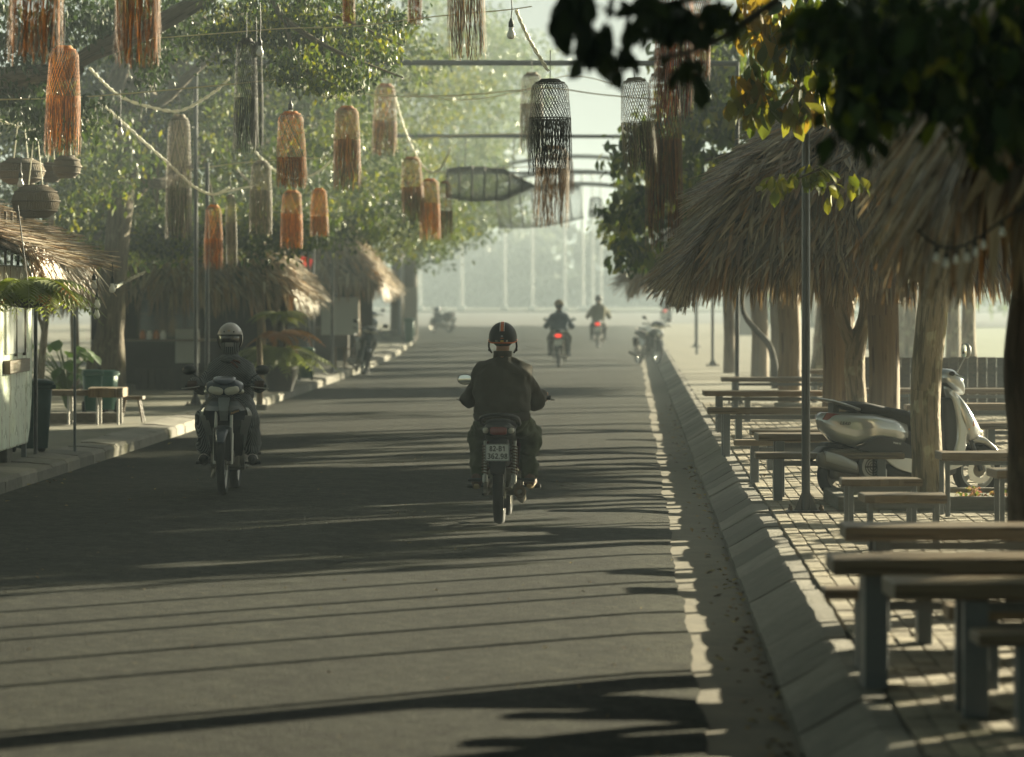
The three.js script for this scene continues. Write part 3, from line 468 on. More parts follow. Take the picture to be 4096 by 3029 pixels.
  shade.forEach(([x, D, h, ry], i) => { const b = V(x, 0.1, -D), top = V(x + 0.1, h - ry * 0.6, -D), bl = [[V(x, h, -D), 1.9, ry, 2.5, D > 92 ? 1700 : D > 66 ? 1000 : D > 30 ? 1350 : D < 20 ? 5200 : 2600], [V(x - 0.6, h - ry * 0.3, -D - 0.9), 1.5, ry * 0.7, 1.6, D > 66 && D < 92 ? 260 : 600]]; tree('almond_tree', 'shade tree beside the street, one of a row right of the shelters', { base: b, group: 'shade trees in a row right of the shelters', trunk: [b, V(x, h * 0.35, -D), top], radii: [0.17, 0.13, 0.1], seed: 110 + i, limbs: twigs(top, bl, 3, 0.06, 120 + i), crowns: [{ blobs: bl, size: 0.32, colors: GREENS.mid, seed: 130 + i, geo: LG.almond, clump: 0.4, per: 16 }] }); });
}
{ // beyond the crossing: a wooded slope, one mass in the haze
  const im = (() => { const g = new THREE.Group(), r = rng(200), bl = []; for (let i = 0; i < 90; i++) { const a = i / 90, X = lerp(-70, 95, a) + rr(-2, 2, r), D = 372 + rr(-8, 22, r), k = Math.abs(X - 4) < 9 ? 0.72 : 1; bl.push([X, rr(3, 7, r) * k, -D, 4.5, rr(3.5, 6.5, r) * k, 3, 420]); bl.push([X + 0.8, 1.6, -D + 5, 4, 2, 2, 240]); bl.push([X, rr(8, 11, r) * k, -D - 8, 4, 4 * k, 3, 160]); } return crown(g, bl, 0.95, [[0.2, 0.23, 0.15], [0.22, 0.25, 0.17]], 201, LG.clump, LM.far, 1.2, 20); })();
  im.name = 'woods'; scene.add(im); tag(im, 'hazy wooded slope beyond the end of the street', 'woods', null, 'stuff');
}
// fern fronds: a bent rib with paired leaflets
function fern(n, len, seed, spread = 1) {
  const r = rng(seed), A = [];
  for (let i = 0; i < n; i++) {
    const a = r() * TAU, L = len * rr(0.65, 1.1, r), up = rr(0.15, 0.8, r), pts = []; for (let k = 0; k <= 7; k++) { const t = k / 7; pts.push(V(Math.cos(a) * L * t * spread, L * (up * t - (0.55 + up * 0.5) * t * t), Math.sin(a) * L * t * spread)); }
    A.push(tube(pts, 0.003, 7, 3));
    const cv = new THREE.CatmullRomCurve3(pts), m = 15;
    for (let k = 1; k < m; k++) for (const s of [-1, 1]) { const t = k / m, p = cv.getPoint(t), tn = cv.getTangent(t), sd = V().crossVectors(tn, UPV).normalize().multiplyScalar(s), l = L * 0.26 * Math.sin(Math.PI * Math.pow(t, 0.6)) + 0.01, g = LG.fig.clone(); g.scale(l, l, l * 0.62); const dir = sd.clone().multiplyScalar(0.9).addScaledVector(tn, 0.45).add(V(0, -0.22, 0)).normalize(); g.applyMatrix4(MX.compose(p, QT.setFromUnitVectors(V(1, 0, 0), dir), V(1, 1, 1))); A.push(g); }
  }
  return J(A);
}
const fernMat = phy([0.2, 0.24, 0.03], 0.75, { transmission: 0.45, clearcoat: 0.3, clearcoatRoughness: 0.3 }), fernOld = phy([0.4, 0.17, 0.03], 0.8, { transmission: 0.4 });
// ------------------------------------------------------------------ steel frames across the street
const frameTop = 5.27;
function frame(D, xl, xr, label, beam = true) {
  const t = thing('overhead_frame', label, 'steel frame', V(0, 0, -D));
  for (const [x, y0] of [[xl, 0.15], [xr, PAVE]]) {
    if (x === null) continue;
    part(t, 'post', [place(new THREE.CylinderGeometry(0.031, 0.034, frameTop - y0, 14), x, (frameTop + y0) / 2, 0)], M.steel);
    part(t, 'base_plate', rbox(0.3, 0.012, 0.24, 0.004, x, y0 + 0.008, 0), M.steel);
    part(t, 'gusset', J([1, -1].map((s) => slice([[0, 0], [0.06 * s, 0], [0.0, 0.14]], 0.008, 0, 0, false).translate(x + 0.032 * s, y0 + 0.012, 0))), M.steel);
    for (const [a, b] of [[-0.12, 0.08], [0.12, 0.08], [-0.12, -0.08], [0.12, -0.08]]) part(t, 'bolt', [place(new THREE.CylinderGeometry(0.014, 0.014, 0.022, 6), x + a, y0 + 0.024, b), place(new THREE.CylinderGeometry(0.007, 0.007, 0.05, 8), x + a, y0 + 0.03, b)], M.rust);
  }
  if (beam) part(t, 'beam', bar(V(xl, frameTop, 0), V(xr, frameTop - 0.02, 0), 0.042, 0.042, 12), M.steel);
  return t;
}
for (const [i, D] of [23.3, 25.4, 26.7, 28.1, 29.2, 30.6, 31.5, 33, 34.2].entries()) { const t = thing('pole', `slim pole right of the nearest tables, ${['first', 'second', 'third', 'fourth', 'fifth', 'sixth', 'seventh', 'eighth', 'farthest'][i]} from the lens`, 'pole', V(5.3 + (i > 2 ? 0.25 * (i % 3) : 0), PAVE, -D)); part(t, 'shaft', place(new THREE.CylinderGeometry(0.045, 0.05, 3.6, 10), 0, 1.8, 0), M.steel); part(t, 'base_plate', rbox(0.2, 0.012, 0.2, 0.004, 0, 0.008, 0), M.steel); }
frame(29.66, -5.3, 2.27, 'nearest black steel frame whose right post stands before the scooter');
frame(57.3, -4.72, 3.36, 'steel frame whose beam crosses highest in view, left post beside the oncoming rider');
frame(85, -4.4, 4.44, 'steel frame whose hazy beam passes behind the large dark lantern');
frame(112, -4.2, 5.36, 'farthest steel frame, behind the hanging fish trap');
for (const [x, y, D, h, l] of [[452, 700, 56.6, 3.6, 'slim second pipe next to the left post of the frame'], [672, 700, 76, 3.4, 'thin dark pole in front of the fern and the green bin'], [725, 700, 79, 3.4, 'thin dark pole behind the parked left scooter'], [1520, 700, 100, 4.6, 'dim steel pole farthest along the right pavement']]) {
  const p = at(x, y, D); const t = thing('pole', l, 'pole', V(p.x, 0.15, p.z)); part(t, 'shaft', place(new THREE.CylinderGeometry(0.03, 0.034, h, 12), 0, h / 2, 0), M.steel); part(t, 'base_plate', rbox(0.2, 0.012, 0.2, 0.004, 0, 0.008, 0), M.steel);
}
{ const t = thing('post', 'short pale wooden post behind the shoulder of the oncoming rider', 'post', V(at(566, 0, 55).x, 0.15, -55)); part(t, 'shaft', limb([V(0, 0, 0), V(0.01, 0.5, 0), V(-0.01, 1.05, 0)], [0.05, 0.045, 0.045], 10, 0.08, 4), M.post); part(t, 'base_stone', rbox(0.2, 0.08, 0.2, 0.02, 0, 0.04, 0), M.kerb[0]); }

// ------------------------------------------------------------------ woven lantern shades
const LMAT = { orange: [0.5, 0.17, 0.014], brown: [0.32, 0.12, 0.022], dark: [0.04, 0.035, 0.025], grey: [0.24, 0.2, 0.14], straw: [0.26, 0.15, 0.055], red: [0.26, 0.075, 0.022] };
const lanternMats = {}; for (const k in LMAT) lanternMats[k] = [phy(LMAT[k], 0.7, { vertexColors: true, transmission: k === 'dark' ? 0.1 : 0.4, specularIntensity: 0.4 }), phy(LMAT[k].map((c) => c * 0.85), 0.7, { vertexColors: true, transmission: k === 'dark' ? 0.1 : 0.35, specularIntensity: 0.4 })];
// unit shade: 1 high, 1 wide, hung from its top at y = 0; the weave ends at share w of the height
function shadeShape(seed, w, strands) {
  const r = rng(seed), prof = (t) => (t < 0.02 ? 0.1 + 6 * t : 0.22 + 0.2 * Math.sqrt(clamp((t - 0.02) / 0.1, 0, 1) * (2 - clamp((t - 0.02) / 0.1, 0, 1))) + 0.07 * sst(0.08, 0.6, t));
  const ribbon = (pts, wd, P, I, C) => { const k0 = 0.12 + 1.6 * r() * r(); for (let i = 0; i < pts.length; i++) { const [x, y, z, a] = pts[i], q = P.length / 3, tx = -Math.sin(a) * wd, tz = Math.cos(a) * wd; P.push(x - tx, y, z - tz, x + tx, y, z + tz); const k = k0 * rr(0.8, 1.2, r); C.push(k, k, k, k, k, k); if (i) I.push(q - 2, q - 1, q, q - 1, q + 1, q); } };
  const mk = (P, I, C) => { const g = new THREE.BufferGeometry(); g.setAttribute('position', new THREE.Float32BufferAttribute(P, 3)); g.setAttribute('color', new THREE.Float32BufferAttribute(C, 3)); g.setIndex(I); g.computeVertexNormals(); return g; };
  const P = [], I = [], Q = [], K = [], C1 = [], C2 = [];
  for (const dir of [1, -1]) for (let s = 0; s < strands; s++) {
    const a0 = s / strands * TAU, pts = [], n = 13;
    for (let i = 0; i <= n; i++) { const t = i / n * w, a = a0 + dir * t * 2.3 + rr(-0.02, 0.02, r), q = prof(t) + dir * 0.004 * (i % 2 ? 1 : -1) + rr(-0.004, 0.004, r); pts.push([Math.cos(a) * q, -t, Math.sin(a) * q, a]); }
    ribbon(pts, rr(0.0065, 0.0092, r), P, I, C1);
    // the loose end of the strand
    for (let e = 0; e < 3; e++) {
      const b = a0 + dir * w * 2.3, f = [], end = lerp(w + 0.1, 1.06, Math.pow(r(), 0.4)), sway = rr(-0.34, 0.34, r), out = rr(-0.03, 0.07, r);
      for (let i = 0; i <= 4; i++) { const t = i / 4, q = prof(w) + out * t - 0.03 * t * t * r(), a = b + dir * t * 0.25 * (1 - t) + sway * t * t + e * 0.045; f.push([Math.cos(a) * q, -lerp(w - 0.02, end, t), Math.sin(a) * q, a]); }
      ribbon(f, rr(0.004, 0.0085, r), Q, K, C2);
    }
  }
  const rings = [0.035].map((t) => place(new THREE.TorusGeometry(prof(t), 0.006, 4, 26), 0, -t, 0, Math.PI / 2));
  const cap = place(new THREE.CylinderGeometry(0.2, 0.27, 0.03, 18, 1, true), 0, -0.012, 0);
  return { weave: mk(P, I, C1), fringe: mk(Q, K, C2), rings: rings[0], cap };
}
const SHADES = [shadeShape(301, 0.5, 36), shadeShape(302, 0.42, 34), shadeShape(303, 0.64, 40), shadeShape(304, 0.3, 30), shadeShape(305, 0.56, 34), shadeShape(306, 0.44, 40)];
const bulbShape = { glass: lathe([[0.0, -0.1], [0.016, -0.098], [0.028, -0.085], [0.031, -0.07], [0.026, -0.052], [0.017, -0.036], [0.0165, -0.012], [0.0, -0.012]], 16), sock: J([lathe([[0, 0.05], [0.007, 0.05], [0.012, 0.03], [0.018, 0.024], [0.019, -0.014], [0.0, -0.014]], 14)]) };
function lantern(x, y, w, h, D, mat, shape, label, wire = 0.25, bulb = false, lean = 0) {
  const t = thing('woven_lantern', label, 'lantern', at(x, y, D), (x * 7 + y) % 6, 'woven lantern shades hung over the street'), W = w * D / KF, H = h * D / KF, S = SHADES[shape === 0 ? [0, 4, 5][(x + y) % 3] : shape];
  t.rotation.z = lean + rr(-0.045, 0.045); t.rotation.x = rr(-0.04, 0.04);
  for (const [n, g, m] of [['weave', S.weave, 0], ['hoop', S.rings, 1], ['cap', S.cap, 1], ['fringe', S.fringe, shape === 0 && mat === 'orange' ? 0 : 1]]) part(t, n, g, lanternMats[mat][m]).scale.set(W, H, W);
  part(t, 'wire', bar(V(0, bulb ? 0.1 : -0.02, 0), V(0.004, wire, 0), 0.004, 0.004, 5), M.wire);
  if (bulb) { part(t, 'bulb_socket', bulbShape.sock.clone().scale(1.5, 1.6, 1.5).translate(0, 0.04, 0), M.socket); part(t, 'bulb', bulbShape.glass.clone().scale(1.3, 1.3, 1.3).translate(0, 0.03, 0), M.bulb); }
  return t;
}
[
  [140, 100, 78, 228, 34, 'orange', 0, 'brown and orange woven lantern hanging at upper left above the round baskets'],
  [538, 84, 54, 240, 36, 'dark', 0, 'tall dark woven lantern beside a bare bulb under the fig boughs'], [560, 92, 28, 225, 38, 'dark', 1, 'slim dark lantern half hidden behind the tall dark one'],
  [391, 250, 58, 258, 48, 'grey', 2, 'pale grey woven lantern hung from the dip of the first garland'],
  [634, 243, 66, 160, 42, 'orange', 2, 'sharp orange woven lantern with a bulb socket on its top', 0.36, true],
  [757, 232, 62, 175, 46, 'brown', 0, 'brown and orange lantern under the dip of the leafy garland'],
  [841, 183, 54, 150, 60, 'brown', 0, 'hazy orange lantern highest of those right of the leafy bough'],
  [570, 350, 52, 155, 50, 'grey', 0, 'greyish lantern low between the tall dark lantern and the orange one'],
  [466, 447, 42, 135, 50, 'orange', 0, 'bright orange lantern beside the left post of the frame'], [503, 425, 26, 150, 51, 'grey', 1, 'thin pale grey lantern right of the bright orange one at the post'],
  [637, 415, 50, 122, 52, 'orange', 0, 'orange lantern directly below the sharp one with the socket'], [696, 411, 40, 100, 53, 'orange', 2, 'small rounded orange lantern above the red flag'],
  [897, 342, 50, 138, 60, 'brown', 0, 'orange lantern left of the pair beside the hanging fish trap'], [938, 390, 46, 128, 62, 'orange', 0, 'middle one of three orange lanterns beside the fish trap'], [971, 395, 32, 120, 64, 'brown', 0, 'right one of three orange lanterns, touching the fish trap'],
  [1200, 173, 98, 200, 33, 'dark', 0, 'large dark open woven lantern over the middle of the street'],
  [1160, 158, 54, 170, 52, 'grey', 1, 'faint grey lantern just behind the large dark one'],
  [1206, 318, 84, 172, 54, 'straw', 3, 'straw brown fringed lantern under the large dark one'], [1236, 345, 34, 76, 74, 'brown', 0, 'small hazy orange lantern peeping out beside the straw fringed one'],
  [1384, 170, 76, 200, 38, 'grey', 0, 'grey woven lantern right of the large dark one, hung from a leafy twig', 0.2, false, 0.05],
  [1474, -60, 92, 310, 36, 'red', 3, 'long reddish fringed lantern at the top among the right leaves'], [1448, 150, 84, 380, 47, 'brown', 1, 'very long brown straw lantern beside the dark right tree'], [1530, -20, 50, 190, 38, 'brown', 3, 'short brown fringe right of the long reddish lantern'],
  [85, -190, 128, 316, 24, 'brown', 3, 'large blurred brown fringe at the top left corner'], [302, -160, 106, 292, 26, 'brown', 3, 'blurred brown fringe right of the corner one, before a dark bough'],
  [1014, -110, 90, 230, 34, 'straw', 3, 'straw fringe hanging into the top of the view above the beam'], [905, -70, 34, 120, 26, 'red', 3, 'small blurred reddish fringe at the top edge'], [758, -80, 30, 130, 27, 'red', 3, 'small orange fringe at the top edge over the leafy bough'],
  [1300, 430, 34, 44, 118, 'dark', 2, 'tiny dark hazy lantern shade under the arch at the end of the street'], [1328, 455, 38, 46, 116, 'dark', 2, 'second tiny dark shade under the arch, nearer the right tree'],
].forEach((a) => lantern(...a));

// ------------------------------------------------------------------ ropes, garlands, bulbs
const sag = (a, b, s, n = 8) => Array.from({ length: n + 1 }, (_, i) => a.clone().lerp(b, i / n).add(V(0, -s * 4 * (i / n) * (1 - i / n), 0)));
const rope = (label, pts, r = 0.008, mat = M.cord, name = 'rope', cat = 'rope') => tag(part(scene, name, tube(pts, r, pts.length * 5, 5), mat), label, cat);
function garland(label, pts) {
  const t = thing('light_garland', label, 'garland', pts[0]), rel = pts.map((p) => p.clone().sub(pts[0])), cv = new THREE.CatmullRomCurve3(rel), n = Math.max(20, Math.round(cv.getLength() * 26)), A = [], B = [];
  for (let i = 0; i <= n; i++) { const p = cv.getPoint(i / n), a = i * 1.25, q = 0.012; A.push(p.clone().add(V(Math.cos(a) * q * 0.5, Math.sin(a) * q, Math.cos(a) * q))); B.push(p.clone().add(V(-Math.cos(a) * q * 0.5, -Math.sin(a) * q, -Math.cos(a) * q))); }
  part(t, 'lit_tube', new THREE.TubeGeometry(new THREE.CatmullRomCurve3(A), n, 0.0125, 5), M.rope); part(t, 'cable', new THREE.TubeGeometry(new THREE.CatmullRomCurve3(B), n, 0.011, 5), M.rope); return t;
}
const path = (D, ...xy) => xy.map(([x, y, d]) => at(x, y, d ?? D));
garland('white twisted light garland sagging from upper left to the tall dark lantern', path(47, [195, 148], [228, 182], [262, 210], [330, 234], [391, 242], [440, 218], [478, 192], [500, 172]));
garland('white garland running down from the left and behind the pale grey lantern', path(50, [222, 226], [262, 262], [310, 306], [360, 350], [412, 398], [440, 416], [464, 424], [484, 417], [500, 409]));
garland('white garland sagging under the leafy bough in the upper middle', path(45, [626, 164], [640, 178], [668, 194], [705, 207], [742, 210], [772, 202], [792, 190]));
garland('long white garland dropping from the leafy bough to the orange trio', path(64, [858, 196], [870, 240], [886, 290], [905, 332], [926, 366], [944, 376], [962, 366], [975, 342], [982, 322]));
garland('white garland passing behind the sharp orange lantern', path(58, [556, 330], [580, 356], [606, 376], [636, 388], [668, 386], [696, 374], [722, 350]));
garland('short white garland at the left edge above the round baskets', path(44, [-40, 235], [0, 262], [36, 276], [74, 281], [92, 272]));
garland('knotted light string dropping from the top to the large dark lantern', path(33, [1126, 22], [1140, 56], [1158, 92], [1176, 122], [1196, 154]));
garland('pale garland end tied under the edge of the left thatched stall', path(46, [252, 625, 41], [268, 618], [290, 606], [315, 594]));
rope('yellow cord stretched across the left under the dark bough', path(40, [-30, 218], [170, 212], [500, 184], [640, 170]));
rope('thin cord running across the top from the dark lantern to the straw fringe', path(38, [330, 84], [540, 68], [620, 62], [760, 58], [950, 36], [1120, 20], [1160, 14]), 0.006);
rope('slack cord crossing behind the large dark lantern', path(52, [660, 190], [860, 210], [1000, 208], [1120, 198], [1200, 192], [1300, 205], [1440, 218]), 0.009);
rope('second thinner cord sagging behind the hazy lantern', path(56, [880, 205], [1010, 218], [1130, 200], [1240, 165], [1340, 182]), 0.007);
rope('cord stretched left to right behind the sharp orange lantern', path(70, [420, 240], [600, 222], [800, 200], [1000, 212]), 0.009);
rope('hazy lower cord reaching from the left post to the beam', path(72, [540, 336], [640, 330], [780, 330], [940, 300], [1190, 290]), 0.011);
rope('lowest hazy cord passing over the fish trap', path(86, [560, 412], [760, 398], [960, 375], [1180, 362]), 0.013);
rope('cord between the pale lantern and the thin grey lantern', path(60, [415, 370], [560, 352], [700, 345]), 0.008);
rope('tight white cord from the low garland to the greyish lantern', path(60, [470, 424], [520, 412], [566, 404]), 0.012, M.rope);

function bulb(x, y, D, label, wire, group) {
  const t = thing('light_bulb', label, 'light bulb', at(x, y, D), 0, group);
  part(t, 'glass_bulb', bulbShape.glass, M.bulb); part(t, 'socket', bulbShape.sock, M.socket); part(t, 'wire', tube([V(0, 0.04, 0), V(0.006, 0.04 + wire * 0.5, 0), V(0, 0.04 + wire, 0)], 0.004, 8, 4), M.wire);
  t.scale.setScalar(D < 20 ? 0.48 : 1.15); return t;
}
bulb(262, 274, 42, 'bare white bulb on a wire under the first garland at left', 0.3); bulb(567, 96, 36, 'bare bulb right beside the tall dark lantern', 0.3); bulb(1115, 55, 31, 'bare white bulb hanging alone at the top middle', 0.16); bulb(45, 385, 40, 'bulb in front of the lower round basket at left', 0.3);
[[146, 620], [163, 626], [124, 648], [205, 608], [212, 650], [211, 672], [245, 615]].forEach(([x, y], i) => bulb(x, y, 40.4, `bulb under the left thatched awning, ${['left one of the lowered pair', 'right one of the lowered pair', 'nearest the booth wall', 'highest beside the dark cable', 'upper one on the long dark cable', 'lowest on the long dark cable', 'nearest the outer tip'][i]}`, 0.14, 'bulbs under the left thatched awning'));
[[2043, 548], [2064, 560], [2086, 552], [2110, 548], [2129, 536], [2146, 520], [2187, 492]].forEach(([x, y], i) => bulb(x, y, 16.5, `${['first', 'second', 'third', 'fourth', 'fifth', 'sixth', 'last and highest'][i]} bulb from the left on the string below the nearest right thatch`, 0.1, 'bulbs below the nearest right thatched roof'));
[[1974, 590], [1994, 576], [2008, 572]].forEach(([x, y], i) => bulb(x, y, 30, `${['leftmost and lowest', 'middle', 'rightmost'][i]} of three bulbs on the short string left of the pale tree trunk`, 0.1, 'bulbs beside the pale tree trunk'));
rope('black light cable under the nearest right thatched roof', path(16.5, [2000, 500], [2043, 535], [2086, 540], [2129, 522], [2187, 480], [2250, 440]), 0.006, M.wire, 'cable', 'cable');
rope('short black light cable left of the pale tree trunk', path(30, [1955, 592], [1974, 576], [1994, 562], [2012, 556], [2030, 540]), 0.006, M.wire, 'cable', 'cable');

// ------------------------------------------------------------------ woven baskets and fish traps
function roundBasket(x, y, w, h, D, label) {
  const t = thing('round_basket', label, 'basket', at(x, y, D)), W = w * D / KF / 2, H = h * D / KF / 2, pr = []; for (let i = 0; i <= 14; i++) { const a = -1.35 + 2.75 * i / 14; pr.push([W * Math.cos(a) ** 0.7, H * Math.sin(a)]); }
  const body = part(t, 'body', lathe(pr, 40), std([0.2, 0.16, 0.1], 0.9, { bumpMap: rep(tex(128, 128, (u, v) => 0.5 + 0.5 * Math.sin(u * TAU * 8 + (Math.floor(v * 16) % 2) * Math.PI) * Math.sin(v * TAU * 8), false), 7, 4), bumpScale: 0.02 }));
  for (let i = 1; i < 14; i += 3) part(t, 'hoop', place(new THREE.TorusGeometry(pr[i][0] + 0.004, 0.009, 5, 36), 0, pr[i][1], 0, Math.PI / 2), lanternMats.grey[1]);
  for (const s of [-1, 1]) part(t, 'hanging_cord', bar(V(s * W * 0.3, H * 0.9, 0), V(s * W * 0.1, H + 0.45, 0), 0.006, 0.006, 5), M.rope);
  body.castShadow = true; return t;
}
roundBasket(46, 374, 104, 58, 41, 'round flattened woven basket hanging left of two others'); roundBasket(112, 376, 50, 44, 43, 'small woven basket in the middle of the three at left'); roundBasket(146, 364, 62, 50, 42, 'rounded woven basket hanging right of the other two'); roundBasket(78, 440, 104, 74, 40, 'large dark woven basket just above the left thatched roof');
function fishTrap(x0, x1, y, hgt, D, label, tail) {
  const t = thing('fish_trap', label, 'fish trap', at((x0 + x1) / 2, y, D)), k = D / KF, L = (x1 - x0) * k, R = hgt * k / 2, rad = (u) => R * (u < 0.62 ? 0.82 + 0.18 * Math.sin(u / 0.62 * Math.PI) : Math.max(0.04, (1 - u) / 0.38 * 0.96)), rib = [];
  for (let i = 0; i < 44; i++) { const a = i / 44 * TAU, pts = []; for (let j = 0; j <= 8; j++) { const u = j / 8, q = rad(tail ? u : u * 0.6); pts.push(V((u - 0.5) * L, Math.sin(a) * q, Math.cos(a) * q)); } rib.push(tube(pts, 0.0085, 8, 3)); }
  part(t, 'ribs', rib, lanternMats.dark[0]);
  for (let j = 0; j <= 6; j++) { const u = j / 7; part(t, 'hoop', place(new THREE.TorusGeometry(rad(tail ? u : u * 0.6) + 0.012, 0.02, 5, 30), (u - 0.5) * L, 0, 0, 0, Math.PI / 2), lanternMats.dark[1]); }
  for (const s of [-0.3, 0.25]) part(t, 'hanging_cord', bar(V(s * L, R * 0.8, 0), V(s * L, R + 0.6, 0), 0.01, 0.01, 5), M.wire);
  return t;
}
fishTrap(975, 1166, 402, 76, 80, 'large pointed fish trap basket hanging across the street', true).rotation.z = -0.03;
fishTrap(1085, 1270, 452, 84, 112, 'faint second fish trap hanging lower and farther than the pointed one', false).rotation.z = 0.12;
{ // arched gate at the end of the street
  const t = thing('entrance_arch', 'hazy curved steel arch spanning the far end of the street', 'arch', V(2.4, 0, -140)); for (const [k, n] of [[0, 'arch_rib'], [0.55, 'arch_rib'], [1.0, 'arch_rib']]) { const pts = []; for (let i = 0; i <= 12; i++) { const a = Math.PI * i / 12; pts.push(V(-Math.cos(a) * (6.4 - k), 3.1 + (3.6 - k * 1.0) * Math.sin(a), 0)); } part(t, n, tube(pts, 0.09, 40, 6), M.steel); }
  for (const s of [-1, 1]) part(t, 'post', rbox(0.5, 3.4, 0.4, 0.03, s * 6.1, 1.7, 0), M.dullMetal);
}
// ------------------------------------------------------------------ thatched roofs
const BLADE = [0, 1, 2].map((i) => { const r = rng(400 + i), P = [], I = [], b = rr(-0.1, 0.14, r), tw = rr(-0.5, 0.5, r); for (let k = 0; k <= 4; k++) { const t = k / 4, w = 0.5 * (k === 4 ? 0.12 : k === 3 ? 0.62 : 1), c = Math.cos(tw * t), s = Math.sin(tw * t); P.push(t, b * t * t - w * s * 0.03, -w * c * 0.05, t, b * t * t + 0.012, 0, t, b * t * t + w * s * 0.03, w * c * 0.05); if (k < 4) { const q = k * 3; for (const o of [0, 1]) I.push(q + o, q + o + 1, q + o + 3, q + o + 1, q + o + 4, q + o + 3); } } const g = new THREE.BufferGeometry(); g.setAttribute('position', new THREE.Float32BufferAttribute(P, 3)); g.setIndex(I); g.computeVertexNormals(); return g; });
const thatchMat = phy([1, 1, 1], 0.66, { transmission: 0.38, clearcoat: 0.15, clearcoatRoughness: 0.4 }), lathing = std([0.05, 0.042, 0.03], 1);
const THC = [[0.4, 0.29, 0.155], [0.3, 0.21, 0.11], [0.45, 0.35, 0.21], [0.22, 0.145, 0.07], [0.36, 0.2, 0.075], [0.48, 0.4, 0.27]];
// blades laid on faces: {a, b: eave corners, c, d: ridge corners}; down the slope, hanging at the eave
function thatch(parent, faces, seed, dens = 1, len = 0.5, wide = 1, eave = 0.42) {
  const r = rng(seed), L = [[], [], []];
  for (const f of faces) {
    const eav = f.b.clone().sub(f.a), area = (eav.length() + f.d.distanceTo(f.c)) / 2 * f.a.clone().lerp(f.b, 0.5).distanceTo(f.c.clone().lerp(f.d, 0.5)), nrm = V().crossVectors(eav, f.c.clone().sub(f.a)).normalize(); if (nrm.y < 0) nrm.negate();
    const n = Math.round(area * 330 * dens), m = Math.round(eav.length() * 95 * dens);
    for (let i = 0; i < n + m; i++) {
      const hang = i >= n, u = r(), v = hang ? rr(-0.01, 0.1, r) : Math.pow(r(), 0.9), p = f.a.clone().lerp(f.b, u).lerp(f.c.clone().lerp(f.d, u), v), down = f.a.clone().lerp(f.b, u).sub(f.c.clone().lerp(f.d, u)).normalize();
      const dir = down.clone().addScaledVector(eav.clone().normalize(), rr(-0.4, 0.4, r)).add(V(0, hang ? -rr(0.6, 3.2, r) : 0, 0)).addScaledVector(nrm, hang ? rr(-0.05, 0.14, r) : rr(0.0, 0.34, r)).normalize();
      const side = V().crossVectors(dir, nrm).normalize(), up = V().crossVectors(side, dir), l = (hang ? eave : len) * rr(0.55, 1.25, r), k = l * rr(0.4, 1.35, r) * wide;
      L[(r() * 3) | 0].push([new THREE.Matrix4().makeBasis(dir.multiplyScalar(l), up.multiplyScalar(l), side.multiplyScalar(k)).setPosition(p.addScaledVector(nrm, rr(0, 0.09, r))), THC[(r() * THC.length) | 0], 0.3 + 1.1 * r()]);
    }
  }
  const col = new THREE.Color();
  L.forEach((l, i) => { const im = new THREE.InstancedMesh(BLADE[i], thatchMat, l.length); im.name = 'thatch'; im.userData.kind = 'stuff'; im.castShadow = im.receiveShadow = true; l.forEach(([m, c, v], q) => { im.setMatrixAt(q, m); im.setColorAt(q, col.setRGB(c[0] * v, c[1] * v, c[2] * v)); }); parent.add(im); });
}
// hipped roof; cx, D its middle, w along x, d along the street, eave and ridge heights
function hipRoof(parent, w, d, ye, yr, rl, rd) {
  const c = [[-w / 2, -d / 2], [w / 2, -d / 2], [w / 2, d / 2], [-w / 2, d / 2]].map(([x, z]) => V(x, ye, z)), q = [[-rl / 2, -rd / 2], [rl / 2, -rd / 2], [rl / 2, rd / 2], [-rl / 2, rd / 2]].map(([x, z]) => V(x, yr, z));
  const fs = [0, 1, 2, 3].map((i) => ({ a: c[i], b: c[(i + 1) % 4], c: q[i], d: q[(i + 1) % 4] })), P = []; for (const f of fs) for (const v of [f.a, f.b, f.d, f.a, f.d, f.c]) P.push(v.x, v.y - 0.05, v.z);
  for (const v of [q[0], q[1], q[2], q[0], q[2], q[3]]) P.push(v.x, v.y - 0.05, v.z);
  const g = new THREE.BufferGeometry(); g.setAttribute('position', new THREE.Float32BufferAttribute(P, 3)); g.computeVertexNormals(); part(parent, 'roof_lathing', g, lathing);
  return fs;
}
const woodPost = (parent, x, z, h, r, seed, name = 'post') => part(parent, name, limb([V(x, 0, z), V(x + 0.01, h * 0.35, z), V(x - 0.012, h * 0.7, z), V(x, h, z)], [r * 1.04, r * 0.96, r, r * 0.97], 14, 0.05, seed, 12), M.post);
